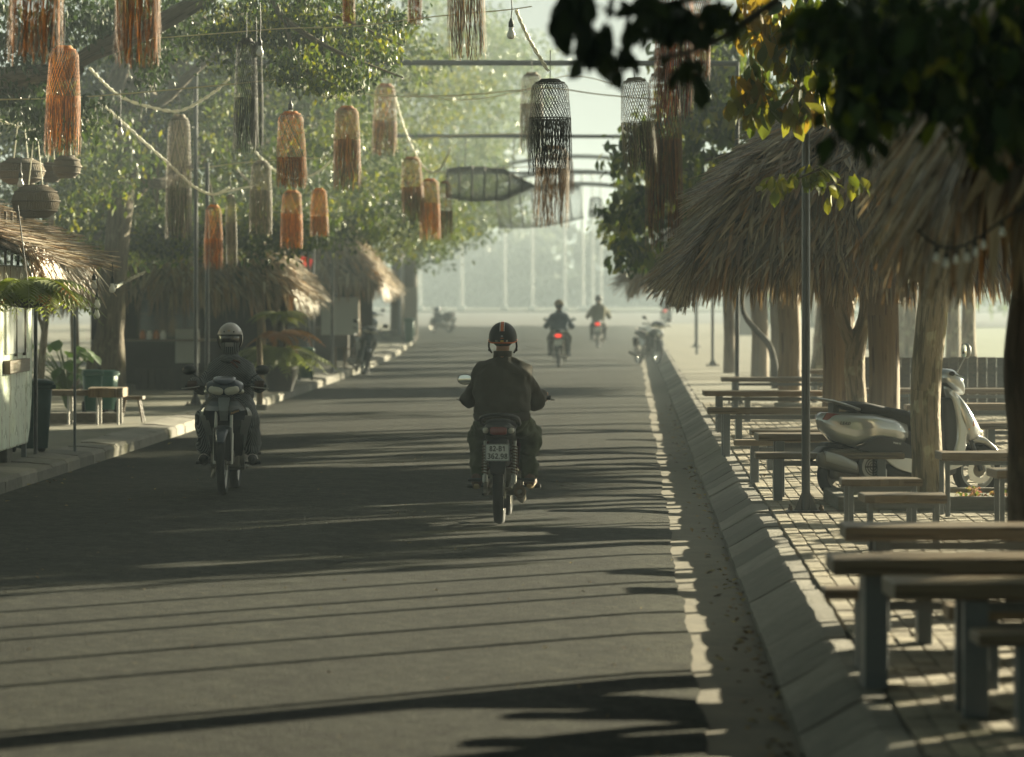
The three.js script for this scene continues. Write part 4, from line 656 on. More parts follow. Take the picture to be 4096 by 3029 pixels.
{
  // A: the middle shelter on the right, behind the pole
  const A = thing('thatched_shelter', 'thatched shelter on thick wooden posts behind the nearest black pole', 'shelter', V(4.15, PAVE, -43));
  thatch(A, [...hipRoof(A, 4.3, 5.0, 2.08, 2.94, 3.2, 3.9), ...hipRoof(A, 3.5, 4.2, 2.86, 4.0, 1.1, 1.3)], 501, 1.5, 0.55, 1.2, 0.54);
  for (const [x, z, r, s] of [[(1928 - 1117) * 43 / KF - 4.15, 0, 0.178, 1], [(1802 - 1117) * 47 / KF - 4.15, -2.2, 0.2, 2], [1.95, 1.9, 0.16, 4], [1.95, -2, 0.16, 5]]) woodPost(A, x, z, 2.25, r, 510 + s);
  part(A, 'ridge_pole', limb([V(-1.65, 2.95, 1.58), V(0.2, 2.97, 1.6), V(1.8, 2.93, 1.6)], [0.025, 0.022, 0.02], 8, 0.1, 3), M.barkDark);
  for (const z of [-2.2, 0, 2.1]) part(A, 'tie_beam', bar(V(-2.1, 2.05, z), V(2.3, 2.05, z), 0.05, 0.05, 8), M.woodDark);
  // B: the nearest one, out of focus at the right edge
  const B = thing('thatched_shelter', 'nearest thatched roof at the right edge with bulbs under its fringe', 'shelter', V(3.72, PAVE, -18.6));
  thatch(B, [...hipRoof(B, 3.2, 3.2, 2.34, 3.2, 2.7, 2.5), ...hipRoof(B, 2.7, 2.7, 3.15, 3.95, 1.4, 1.0)], 521, 1.1, 0.55, 1.6, 0.6);
  for (const [x, z, s] of [[1.2, -1.6, 1], [1.2, 1.5, 2]]) woodPost(B, x, z, 2.2, 0.14, 530 + s);
  // C and D: smaller and farther
  const Cc = thing('thatched_shelter', 'small dark thatched roof peeping out left of the middle shelter', 'shelter', V(5.0, PAVE, -76));
  thatch(Cc, hipRoof(Cc, 5, 5, 2.0, 3.7, 1.4, 1.2), 541, 0.7, 0.6, 1.4, 0.5);
  for (const [x, z, r, s] of [[(1702 - 1117) * 70 / KF - 5, 6, 0.19, 1], [(1657 - 1117) * 74 / KF - 5, 2, 0.17, 2], [(1590 - 1117) * 78 / KF - 5, -2, 0.12, 3]]) woodPost(Cc, x, z, 2.3, r, 550 + s);
  const Dd = thing('wooden_post', 'thick brown wooden post half hidden behind the nearest black pole', 'post', V((1722 - 1117) * 56 / KF, PAVE, -56)); woodPost(Dd, 0, 0, 2.6, 0.17, 561, 'shaft'); part(Dd, 'footing', rbox(0.42, 0.06, 0.42, 0.02, 0, 0.03, 0), M.kerb[1]);
}
function stall(label, X, D, w, d, ye, yr, rl, rd, seed, extra) {
  const t = thing('thatched_stall', label, 'stall', V(X, 0.15, -D)); thatch(t, hipRoof(t, w, d, ye, yr, rl, rd), seed, 0.75, 0.6, 1.35, 0.55);
  for (const sx of [-1, 1]) for (const sz of [-1, 1]) woodPost(t, sx * (w / 2 - 0.55), sz * (d / 2 - 0.55), ye + 0.25, 0.075, seed + sx + sz * 2);
  extra?.(t); return t;
}
const pale = std([0.42, 0.43, 0.4], 0.6), boards = [0.8, 1, 1.2].map((k) => std([0.1 * k, 0.088 * k, 0.066 * k], 0.85, { map: rep(T.wood, 1.1) }));
stall('long dark thatched stall on the left with window frames and a plain pale board', -5.9, 68, 4.3, 5.4, 1.78, 2.75, 2.6, 3.2, 571, (t) => {
  const k = 68 / KF, wx = (x) => (x - 1117) * 65.6 / KF + 5.9, wy = (y) => 1.75 - (y - 628.3) * 65.6 / KF, z = 2.4;
  for (let i = 0; i < 16; i++) part(t, 'plank', rbox(0.112, 0.62, 0.03, 0.006, wx(302) + i * 0.115, wy(845), z + 0.004 * (i % 2)), boards[i % 3]);
  const fr = (x0, x1, y0, y1) => { const w = wx(x1) - wx(x0), h = wy(y0) - wy(y1), cx = (wx(x0) + wx(x1)) / 2, cy = (wy(y0) + wy(y1)) / 2, f = part(t, 'window_frame', [box(0.05, h, 0.06, cx - w / 2, cy, z), box(0.05, h, 0.06, cx + w / 2, cy, z), box(w, 0.05, 0.055, cx, cy + h / 2, z), box(w, 0.05, 0.055, cx, cy - h / 2, z), box(w, 0.035, 0.04, cx, cy + h * 0.1, z)], M.woodDark); part(f, 'pane', box(w - 0.05, h - 0.05, 0.006, cx, cy, z - 0.01), M.glass); };
  fr(303, 362, 652, 732); fr(366, 402, 652, 732); fr(404, 432, 652, 716);
  part(t, 'pale_board', rbox(wx(436) - wx(383), wy(718) - wy(792), 0.03, 0.008, (wx(383) + wx(436)) / 2, (wy(718) + wy(792)) / 2, z + 0.04), pale);
  part(t, 'shelf', rbox(1.7, 0.04, 0.3, 0.008, wx(370), wy(742), z + 0.05), M.wood);
  for (let i = 0; i < 4; i++) part(t, 'jar', place(lathe([[0, 0], [0.05, 0], [0.055, 0.1], [0.035, 0.13], [0.035, 0.16], [0, 0.16]], 12), wx(312 + i * 15), wy(741), z + 0.08), i % 2 ? M.white : M.amber);
  part(t, 'back_wall', box(3.6, 1.7, 0.06, 0, 0.85, -2.2), boards[0]);
});
stall('farther thatched stall on the left with a pale panel behind the parked scooter', -4.9, 94, 3.5, 6, 1.95, 3.5, 1.2, 3, 581, (t) => {
  const wx = (x) => (x - 1117) * 91 / KF + 4.9, wy = (y) => 1.75 - (y - 628.3) * 91 / KF, z = 2.6;
  part(t, 'pale_panel', rbox(0.9, 0.9, 0.03, 0.01, wx(740), wy(690), z), pale); part(t, 'counter', rbox(2.4, 0.8, 0.5, 0.02, -0.2, 0.4, z - 0.4), boards[2]); part(t, 'back_wall', box(2.8, 1.8, 0.06, 0, 0.9, -2.4), boards[0]);
});
{ // gate pillar with its brick plinth
  const b = at(866, 745, 125), t = thing('gate_pillar', 'dark leaning pillar on a brick plinth at the far left of the street', 'pillar', V(b.x, 0.1, -125)); part(t, 'shaft', limb([V(0, 0.3, 0), V(0.02, 1.6, 0), V(0.05, 3.0, 0), V(0.3, 4.2, 0)], [0.24, 0.2, 0.2, 0.16], 12, 0.08, 2), M.barkDark); part(t, 'pale_pipe', bar(V(0.1, 0.3, 0.3), V(0.12, 3.1, 0.3), 0.05, 0.05, 10), M.legGrey);
  part(t, 'sign_board', rbox(0.35, 0.95, 0.08, 0.02, 0.4, 2.3, -0.2), M.woodDark);
  for (let j = 0; j < 4; j++) for (let i = 0; i < 6; i++) part(t, 'brick', rbox(0.2, 0.1, 0.5, 0.01, -0.72 + i * 0.21 + (j % 2) * 0.1, 0.06 + j * 0.105, 0), M.kerb[(i + j) % 3]);
}
{ // the booth at the left edge
  const X = -5.02, t = thing('painted_booth', 'weathered pale green booth with a thatched awning at the left edge', 'booth', V(X, 0.15, -37.8));
  const paint = std([1.25, 1.3, 1.2], 0.5, { map: rep(T.paint, 0.8, 0.5), roughnessMap: rep(T.scuff, 1.2) });
  part(t, 'wall', [slice([[-1.9, 0.14], [-1.9, 1.98], [2.1, 1.98], [2.42, 1.96], [2.42, 1.0], [2.36, 0.6], [2.2, 0.3], [2.02, 0.14]], 1.6, 0.02, 0, false).rotateY(Math.PI / 2).translate(-0.8, 0, 0)], paint);
  part(t, 'window', [box(0.03, 0.72, 0.05, 0.015, 1.42, -1.62), box(0.03, 0.05, 1.5, 0.015, 1.78, -0.9), box(0.03, 0.72, 0.03, 0.014, 1.42, -0.95)], M.woodDark);
  const pn = part(t, 'window_pane', box(0.02, 0.68, 1.42, 0.012, 1.43, -0.9), phy([0.7, 0.73, 0.68], 0.2, { clearcoat: 0.6 })); pn.castShadow = true;
  part(t, 'window_sill', slice([[-1.66, 0], [-1.66, 0.13], [-0.1, 0.13], [-0.1, 0]], 0.09, 0.008, 0, false).rotateY(Math.PI / 2).translate(0.03, 0.9, -1.72), M.wood);
  for (let i = 0; i < 3; i++) part(t, 'leg', rbox(0.05, 0.16, 0.05, 0.005, -0.04 - (i % 2) * 1.4, 0.07, -2.0 + i * 1.7), M.legGrey);
  part(t, 'cinder_block', rbox(0.2, 0.16, 0.4, 0.01, -0.15, 0.07, -1.0), M.kerb[2]);
  const gy = [1.98, 2.52]; for (let i = 0; i < 8; i++) part(t, 'lattice_bar', box(0.025, gy[1] - gy[0], 0.025, -0.06, (gy[0] + gy[1]) / 2, -2.2 + i * 0.5), M.woodDark);
  for (const y of [2.14, 2.32]) part(t, 'lattice_bar', box(0.022, 0.025, 4.1, -0.055, y, -0.3), M.woodDark);
  part(t, 'awning_post', bar(V(0.02, 0, -2.5), V(0.02, 2.3, -2.5), 0.022, 0.022, 8), M.steel); part(t, 'awning_post', bar(V(0.34, 0.0, -3.3), V(0.34, 2.2, -3.3), 0.016, 0.016, 8), M.legGrey);
  // awning: slopes down towards the street, far verge in view
  const f = { a: V(0.36, 2.06, -4.1), b: V(0.36, 2.06, 0.2), c: V(-1.6, 2.95, -4.1), d: V(-1.6, 2.95, 0.2) }, P = []; for (const v of [f.a, f.b, f.d, f.a, f.d, f.c]) P.push(v.x, v.y - 0.04, v.z);
  const g = new THREE.BufferGeometry(); g.setAttribute('position', new THREE.Float32BufferAttribute(P, 3)); g.computeVertexNormals(); part(t, 'roof_lathing', g, lathing);
  thatch(t, [f], 591, 1.2, 0.45, 1.3, 0.5);
  for (let i = 0; i < 5; i++) part(t, 'rafter', bar(V(0.32, 2.02, -4.0 + i * 1.0), V(-1.5, 2.86, -4.0 + i * 1.0), 0.025, 0.025, 6), M.barkDark);
  // hanging pot of ferns by the booth wall
  const h = thing('hanging_fern', 'hanging basket of yellowing ferns in front of the booth wall', 'fern', at(62, 632, 36.4)); part(h, 'basket', lathe([[0, -0.18], [0.16, -0.16], [0.26, -0.02], [0.27, 0.04], [0.2, 0.05], [0, 0.03]], 20), std([0.03, 0.024, 0.018], 1)); part(h, 'fronds', fern(44, 0.72, 601), fernMat); part(h, 'old_fronds', fern(5, 0.6, 602), fernOld); part(h, 'hanging_cord', bar(V(0, 0.02, 0), V(-0.1, 0.8, 0), 0.006, 0.006, 5), M.wire);
}
{ // bins
  const bin = (label, x, D, w, h, mat, turn) => { const t = thing('wheelie_bin', label, 'bin', V(at(x, 0, D).x, 0.155, -D), turn); part(t, 'body', loft([[0, 0.05, 0, w * 0.72, w * 0.78, 6], [0, h * 0.5, 0, w * 0.84, w * 0.9, 6], [0, h * 0.9, 0, w * 0.95, w, 6]], 'y', 24), mat); part(t, 'rim', rbox(w * 1.08, 0.05, w * 1.06, 0.015, 0, h * 0.9, 0), mat); const l = part(t, 'lid', loft([[0, h * 0.92, 0, w * 1.1, w * 1.08, 6], [0, h * 0.97, 0, w * 1.08, w * 1.06, 6], [-0.02, h, 0, w * 0.8, w * 0.8, 4]], 'y', 24), mat); part(t, 'handle', bar(V(-w * 0.4, h * 0.9, -w * 0.6), V(w * 0.4, h * 0.9, -w * 0.6), 0.015, 0.015, 8), mat); for (const s of [-1, 1]) part(t, 'wheel', place(new THREE.CylinderGeometry(0.09, 0.09, 0.05, 16), s * w * 0.4, 0.09, -w * 0.42, 0, 0, Math.PI / 2), M.rubber); return t; };
  bin('left one of two green bins behind the slab table', 202, 53, 0.27, 0.62, M.binGreen, 0.2); bin('right one of two green bins, with the paler lid', 236, 53.6, 0.24, 0.6, std([0.05, 0.17, 0.12], 0.4), -0.3);
  bin('dark green bin tucked behind the booth wall', 68, 40.7, 0.4, 0.78, M.binDark, 0.4); bin('green bin beside the fern farther along the left pavement', 667, 72.5, 0.3, 0.62, M.binGreen, 0.1);
  bin('small green bin at the foot of the far gate pillar', 893, 121, 0.32, 0.8, M.binGreen, 0);
}
{ // ferns, big leaved plants and the flag on the left
  const p = at(612, 760, 65), t = thing('fern_planter', 'large fern with orange tips in front of the long stall', 'fern', V(p.x, 0.15, -65)); part(t, 'pot', lathe([[0, 0], [0.2, 0], [0.3, 0.35], [0.32, 0.42], [0.26, 0.42], [0, 0.38]], 20), std([0.03, 0.028, 0.024], 0.8)); const a = part(t, 'fronds', fern(46, 1.0, 611), fernMat); a.position.y = 0.62; const b = part(t, 'old_fronds', fern(7, 0.8, 612), fernOld); b.position.y = 0.95; part(t, 'stand', limb([V(0, 0.3, 0), V(0.02, 0.8, 0), V(0, 1.3, 0)], [0.1, 0.08, 0.06], 8, 0.2, 3), M.barkDark); const u = part(t, 'top_fronds', fern(22, 0.55, 613), fernMat); u.position.y = 1.3;
  const e = thing('elephant_ear_plant', 'clump of big bright green leaves beside the thin left trunk', 'plant', V(at(145, 0, 56).x, 0.15, -56)), r = rng(621); for (let i = 0; i < 36; i++) { const a2 = r() * TAU, h = rr(0.35, 1.0, r), q = rr(0.05, 0.5, r), tip = V(Math.cos(a2) * q, h, Math.sin(a2) * q); part(e, 'stalk', limb([V(0, 0, 0), V(tip.x * 0.3, h * 0.6, tip.z * 0.3), tip], [0.014, 0.008], 5), std([0.08, 0.14, 0.03], 0.6)); const g = LG.almond.clone().scale(0.25, 0.25, 0.34); g.applyMatrix4(MX.compose(tip, QT.setFromEuler(EU.set(rr(-0.4, 0.4, r), -a2, -rr(0.2, 0.8, r), 'YZX')), V(1, 1, 1))); part(e, 'leaf', g, phy([0.1, 0.2, 0.025], 0.6, { transmission: 0.45, clearcoat: 0.4, clearcoatRoughness: 0.3 })); }
  const f = thing('flag', 'small red flag hanging among the left trees', 'flag', at(655, 575, 84)); part(f, 'cloth', (() => { const g = new THREE.PlaneGeometry(0.26, 0.22, 8, 6), q = g.attributes.position; for (let i = 0; i < q.count; i++) q.setZ(i, 0.02 * Math.sin(q.getX(i) * 30)); g.computeVertexNormals(); g.rotateZ(-0.35); return g.translate(0.12, 0.02, 0); })(), phy([0.6, 0.03, 0.02], 0.8, { transmission: 0.4 })); part(f, 'stick', bar(V(-0.03, -0.35, 0), V(0.02, 0.2, 0), 0.01, 0.01, 6), M.woodDark);
  const th = thing('sapling', 'thin pale trunk just right of the booth', 'tree', V(at(92, 0, 54).x, 0.15, -54)); part(th, 'trunk', limb([V(0, 0, 0), V(-0.02, 0.5, 0), V(0.03, 1.1, 0), V(0.09, 1.7, 0), V(0.14, 3, 0)], [0.09, 0.06, 0.05, 0.045, 0.04], 10, 0.2, 7), M.bark); part(th, 'twig', limb([V(0.03, 1.1, 0), V(-0.1, 1.6, 0.1), V(-0.3, 2.6, 0.2)], [0.03, 0.015], 6), M.bark);
}
{ // far flagpoles, the low right fence, the pale water beyond
  for (const [x, w] of [[915, 8], [1006, 9], [1100, 9], [1160, 9], [1231, 8], [1270, 10], [1292, 8], [1310, 8]]) { const D = 318, t = thing('flagpole', `pale flagpole at the end of the street${{ 915: ', leftmost of the row', 1006: ', second from the left', 1100: ' standing between the two fish traps', 1160: ' above the helmet of the near rider', 1231: ' behind the rider in blue', 1270: ' thickest of the row', 1292: ' above the rider in olive', 1310: ', rightmost of the row' }[x]}`, 'flagpole', V(at(x, 0, D).x, 0.1, -D), 0, 'flagpoles beyond the crossing'); part(t, 'pole', place(new THREE.CylinderGeometry(w * D / KF / 2 * 0.6, w * D / KF / 2 * 0.9, 11, 10), 0, 5.5, 0), M.legGrey2); part(t, 'base', rbox(0.7, 0.3, 0.7, 0.05, 0, 0.15, 0), M.white); part(t, 'finial', ball(0.16, 0, 11.1, 0), M.white); }
  const fn = thing('plank_fence', 'grey upright plank fence behind the scooter, before the bright open land', 'fence', V(0, 0, -54)), r = rng(641); for (let i = 0; i < 70; i++) part(fn, 'plank', rbox(0.128, 0.9 + rr(-0.015, 0.015, r), 0.025, 0.006, 4.6 + i * 0.134, 0.48, rr(-0.008, 0.008, r)), boards2(i)); for (const y of [0.25, 0.75]) part(fn, 'rail', box(9.4, 0.06, 0.04, 9.2, y, -0.035), M.woodDark);
  for (let i = 0; i < 5; i++) part(fn, 'fence_post', rbox(0.1, 1.05, 0.1, 0.01, 4.8 + i * 2.2, 0.5, -0.1), M.woodDark);
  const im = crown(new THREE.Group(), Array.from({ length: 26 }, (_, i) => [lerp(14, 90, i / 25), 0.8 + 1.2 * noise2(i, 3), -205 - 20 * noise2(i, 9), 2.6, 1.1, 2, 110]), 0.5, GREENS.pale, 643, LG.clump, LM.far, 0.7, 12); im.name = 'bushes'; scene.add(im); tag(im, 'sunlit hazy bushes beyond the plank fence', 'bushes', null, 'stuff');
}
function boards2(i) { return (boards2.m ??= [[0.3, 0.29, 0.25], [0.38, 0.35, 0.28], [0.26, 0.26, 0.23], [0.42, 0.36, 0.25]].map((c) => std(c, 0.85, { map: rep(T.wood, 1) })))[Math.floor(hash(i, 2, 4) * 4)]; }
// ------------------------------------------------------------------ tables, benches and stools
// a sawn slab with a waney edge; L along x, W along z, T thick, top at y = 0
function slab(L, W, T, seed, rough = 0.02) {
  const n = 9, e = (s, k) => { const o = []; for (let i = 0; i <= n; i++) { const t = i / n; o.push([(t - 0.5) * L * s, s * (-W / 2 + rough * 2 * (fbm(t * 3 + k, 2, seed) - 0.5) * 2)]); } return o; };
  const sh = new THREE.Shape(); sh.setFromPoints([...e(1, 0), ...e(-1, 7)].map(([x, y], i) => new THREE.Vector2(x + rough * (hash(i, 3, seed) - 0.5), y)));
  const g = new THREE.ExtrudeGeometry(sh, { depth: T - 0.016, bevelEnabled: true, bevelThickness: 0.008, bevelSize: 0.008, bevelSegments: 2 }); g.rotateX(-Math.PI / 2); g.translate(0, -T + 0.008, 0);
  const p = g.attributes.position; for (let i = 0; i < p.count; i++) if (p.getY(i) > -T * 0.4) p.setY(i, p.getY(i) + 0.006 * (noise2(p.getX(i) * 7, p.getZ(i) * 9, seed) - 0.5)); g.computeVertexNormals(); return g;
}
const stub = (w, d, h) => rbox(w, h, d, 0.006);
// name, label, x of the left end, D, length, width, thickness, height, legs' width, legs' depth, group
function plankTable(name, label, cat, x, D, L, W, T_, H, lw, ld, seed, base = PAVE, inset = 0.18, turn = 0) {
  const X = (x - 1117) * D / KF + L / 2, t = thing(name, label, cat, V(X, base, -D), turn);
  part(t, cat === 'bench' ? 'seat' : 'tabletop', slab(L, W, T_, seed).translate(0, H, 0), seed % 3 ? M.wood : woodB);
  for (const sx of [-1, 1]) for (const sz of ld > W * 0.5 ? [0] : [-1, 1]) { const l = part(t, 'leg', stub(lw, ld, H - T_), M.legGrey); l.position.set(sx * (L / 2 - inset), (H - T_) / 2, sz * (W / 2 - ld * 0.75)); }
  part(t, 'stretcher', box(L - inset * 2, 0.04, 0.03, 0, H - T_ - 0.04, 0), M.legGrey);
  return t;
}
const woodB = std([0.75, 0.68, 0.56], 0.66, { map: rep(T.wood, 1.2, 0.8), bumpMap: rep(T.woodB, 1.2, 0.8), bumpScale: 0.006 });
plankTable('plank_table', 'nearest long plank table at the lower right, its grey leg on the kerb edge', 'table', 1815, 16.7, 2.0, 0.42, 0.07, 0.565, 0.1, 0.3, 1);
plankTable('plank_bench', 'low plank bench half hidden behind the nearest plank table leg', 'bench', 1800, 17.5, 1.5, 0.24, 0.05, 0.37, 0.08, 0.2, 2);
plankTable('plank_table', 'plank table in the bottom right corner with the broad leg nearest the lens', 'table', 1942, 15.6, 1.6, 0.4, 0.07, 0.545, 0.1, 0.09, 4, PAVE, 0.33);
plankTable('plank_bench', 'dark round edged bench end cut off by the right edge', 'bench', 2132, 14.9, 1.2, 0.24, 0.05, 0.4, 0.06, 0.16, 5);
plankTable('plank_bench', 'brown plank bench under the corner table', 'bench', 2066, 16.6, 1.2, 0.24, 0.055, 0.36, 0.07, 0.16, 6);
plankTable('plank_table', 'pale topped plank table behind the two slab stools', 'table', 1841, 19.5, 2.0, 0.44, 0.07, 0.53, 0.08, 0.09, 7);
plankTable('plank_bench', 'narrow bench just in front of the pale topped plank table', 'bench', 1934, 18.7, 1.6, 0.22, 0.05, 0.44, 0.07, 0.16, 8);
const row = [['plank_table', 'table', 1652, 32, 1.3, 0.42, 0.06, 0.52, 'plank table left of the scooter tail, nearest of the row'], ['plank_bench', 'bench', 1648, 31.3, 1.2, 0.24, 0.05, 0.39, 'low bench in front of the nearest row table'], ['plank_bench', 'bench', 1602, 34.2, 1.5, 0.24, 0.05, 0.38, 'bench behind the nearest row table'], ['plank_table', 'table', 1545, 39.5, 1.7, 0.44, 0.06, 0.5, 'second plank table of the row with its thin legs at the kerb'], ['plank_bench', 'bench', 1640, 36.6, 1.3, 0.24, 0.05, 0.38, 'bench in front of the second row table'], ['plank_table', 'table', 1536, 46, 1.8, 0.44, 0.06, 0.5, 'third plank table of the row beside the second steel post'], ['plank_bench', 'bench', 1576, 42.8, 1.6, 0.24, 0.05, 0.38, 'bench between the second and third row tables'], ['plank_table', 'table', 1575, 53, 1.7, 0.44, 0.06, 0.5, 'fourth hazy plank table of the row'], ['plank_bench', 'bench', 1600, 49.6, 1.6, 0.24, 0.05, 0.38, 'hazy bench before the fourth row table']];
row.forEach(([n, c, x, D, L, W, th, H, label], i) => plankTable(n, label, c, x, D, L, W, th, H, 0.07, c === 'bench' ? 0.16 : 0.06, 10 + i));
for (const [x, D, H, label, c] of [[1960, 47, 0.5, 'plank table between the posts and the fence', 'table'], [1975, 44.5, 0.38, 'bench before the table between the posts and the fence', 'bench'], [2070, 41, 0.5, 'plank table behind the front wheel of the scooter', 'table'], [2120, 38.5, 0.38, 'bench behind the front wheel of the scooter', 'bench'], [1750, 58, 0.5, 'farther plank table behind the thick wooden posts', 'table'], [1790, 51, 0.4, 'bench behind the thick wooden posts', 'bench']]) plankTable('plank_' + c, label, c, x, D, 1.7, 0.42, 0.06, H, 0.07, c === 'bench' ? 0.16 : 0.06, 30 + x);
// slab stools on square tube legs
function slabStool(label, x0, x1, D, H, W, T_, seed, turn = 0, lw = 0.034) {
  const L = (x1 - x0) * D / KF, t = thing('slab_stool', label, 'stool', V(((x0 + x1) / 2 - 1117) * D / KF, PAVE, -D), turn);
  part(t, 'seat', slab(L, W, T_, seed, 0.035).translate(0, H, 0), M.wood);
  for (const sx of [-1, 1]) for (const sz of [-1, 1]) part(t, 'leg', rbox(lw, H - T_, lw, 0.004, sx * (L / 2 - 0.05), (H - T_) / 2, sz * (W / 2 - 0.05)), M.legGrey);
  for (const sz of [-1, 1]) part(t, 'rail', box(L - 0.1, lw * 0.8, lw * 0.8, 0, H - T_ - 0.02, sz * (W / 2 - 0.05)), M.legGrey);
}
slabStool('cracked slab stool just right of the black pole', 1836, 2004, 27.2, 0.385, 0.34, 0.05, 51, 0.05);
slabStool('uneven slab stool with a wavy edge, in front of the pale tree trunk', 1882, 2058, 25.6, 0.36, 0.36, 0.055, 52, -0.06);
slabStool('taller slab table in front of the scooter front wheel', 2046, 2226, 29.2, 0.485, 0.42, 0.06, 53, 0.03);
slabStool('slab stool cut by the dark trunk at the right edge', 2165, 2330, 27.4, 0.44, 0.4, 0.06, 54, 0);
{ // planting box round the pale trunk
  const X = (2060 - 1117) * 30.9 / KF, t = thing('planting_box', 'low concrete planting box with small reddish plants round the pale trunk', 'planter', V(X, PAVE, -30.5)), w = 1.9, d = 1.3;
  for (const [a, b, x, z] of [[w, 0.1, 0, d / 2], [w, 0.1, 0, -d / 2], [0.1, d - 0.1, -w / 2 + 0.05, 0], [0.1, d - 0.1, w / 2 - 0.05, 0]]) part(t, 'edge_stone', rbox(a, 0.11, b, 0.012, x, 0.055, z), M.kerb[0]);
  part(t, 'soil', box(w - 0.2, 0.05, d - 0.1, 0, 0.05, 0), M.earth);
  const bl = []; for (let i = 0; i < 14; i++) bl.push([rr(-0.1, 0.85), 0.12, rr(0.1, 0.5), 0.1, 0.07, 0.08, 34]); crown(t, bl, 0.045, [[0.4, 0.16, 0.1], [0.3, 0.2, 0.06], [0.16, 0.2, 0.03], [0.45, 0.28, 0.18]], 655, LG.fig, LM.leaf, 0.035, 10).name = 'small_plants';
}
{ // left: slab table, stool and stepping blocks
  const D = 49.2, x0 = 90, L = 180 * D / KF, t = thing('slab_table', 'rough slab table on thin metal legs before the green bins', 'table', V((x0 + 90 - 1117) * D / KF, 0.155, -D)); part(t, 'tabletop', slab(L, 0.5, 0.07, 61, 0.05).translate(0, 0.44, 0), M.wood); part(t, 'bark_edge', slab(0.42, 0.54, 0.12, 63, 0.06).translate(L / 2 - 0.22, 0.47, 0), M.post); for (const sx of [-0.92, -0.3, 0.4, 0.9]) for (const sz of [-1, 1]) part(t, 'leg', bar(V(sx * L / 2, 0, sz * 0.2), V(sx * L / 2, 0.4, sz * 0.18), 0.016, 0.016, 8), M.alloy);
  const s = thing('splayed_stool', 'wooden stool with splayed legs beside the left slab table', 'stool', V((288 - 1117) * 50 / KF, 0.155, -50)); part(s, 'seat', slab(0.3, 0.24, 0.045, 65, 0.015).translate(0, 0.34, 0), M.wood); for (const sx of [-1, 1]) for (const sz of [-1, 1]) part(s, 'leg', bar(V(sx * 0.15, 0, sz * 0.12), V(sx * 0.09, 0.3, sz * 0.08), 0.013, 0.016, 8), M.wood);
  const b = thing('cinder_blocks', 'low row of grey blocks lying under the left slab table', 'blocks', V((150 - 1117) * 49.6 / KF, 0.155, -49.8)); for (let i = 0; i < 4; i++) part(b, 'block', rbox(0.32, 0.13, 0.2, 0.012, -0.5 + i * 0.34, 0.065, 0, 0, (i % 2) * 0.06, 0), M.kerb[i % 3]);
  for (const [x, D2, w, h, label] of [[742, 84, 0.2, 0.45, 'small lit wooden stand left of the parked left scooter'], [764, 86, 0.24, 0.38, 'small low stool behind the lit wooden stand']]) { const q = thing('wooden_stand', label, 'stand', V((x - 1117) * D2 / KF, 0.15, -D2)); part(q, 'top', rbox(w + 0.1, 0.03, w, 0.006, 0, h, 0), M.wood); for (const sx of [-1, 1]) for (const sz of [-1, 1]) part(q, 'leg', rbox(0.05, h, 0.05, 0.005, sx * w * 0.5, h / 2, sz * w * 0.4), M.post); }
}
// ------------------------------------------------------------------ motorbikes (forward +x, right side +z, origin on the ground between the wheels)
const plateTex = decal(256, 188, (c, w, h) => {
  c.fillStyle = '#d9dcdc'; c.fillRect(0, 0, w, h); c.strokeStyle = '#2a2c30'; c.lineWidth = 4; c.strokeRect(5, 5, w - 10, h - 10);
  c.fillStyle = '#22242a'; c.textAlign = 'center'; c.textBaseline = 'middle'; c.font = 'bold 82px sans-serif';
  const line = (s, y, W) => { c.save(); c.translate(w / 2, y); c.scale(W / c.measureText(s).width, 1); c.fillText(s, 0, 0); c.restore(); };
  line('82-B1', 52, 176); line('362.98', 136, 222);
});
const scriptTex = decal(256, 96, (c, w, h) => { c.fillStyle = '#0b1220'; c.fillRect(0, 0, w, h); c.fillStyle = '#b8853a'; c.font = 'italic bold 62px serif'; c.textAlign = 'center'; c.textBaseline = 'middle'; c.fillText('Jupiter', w / 2, h / 2); });
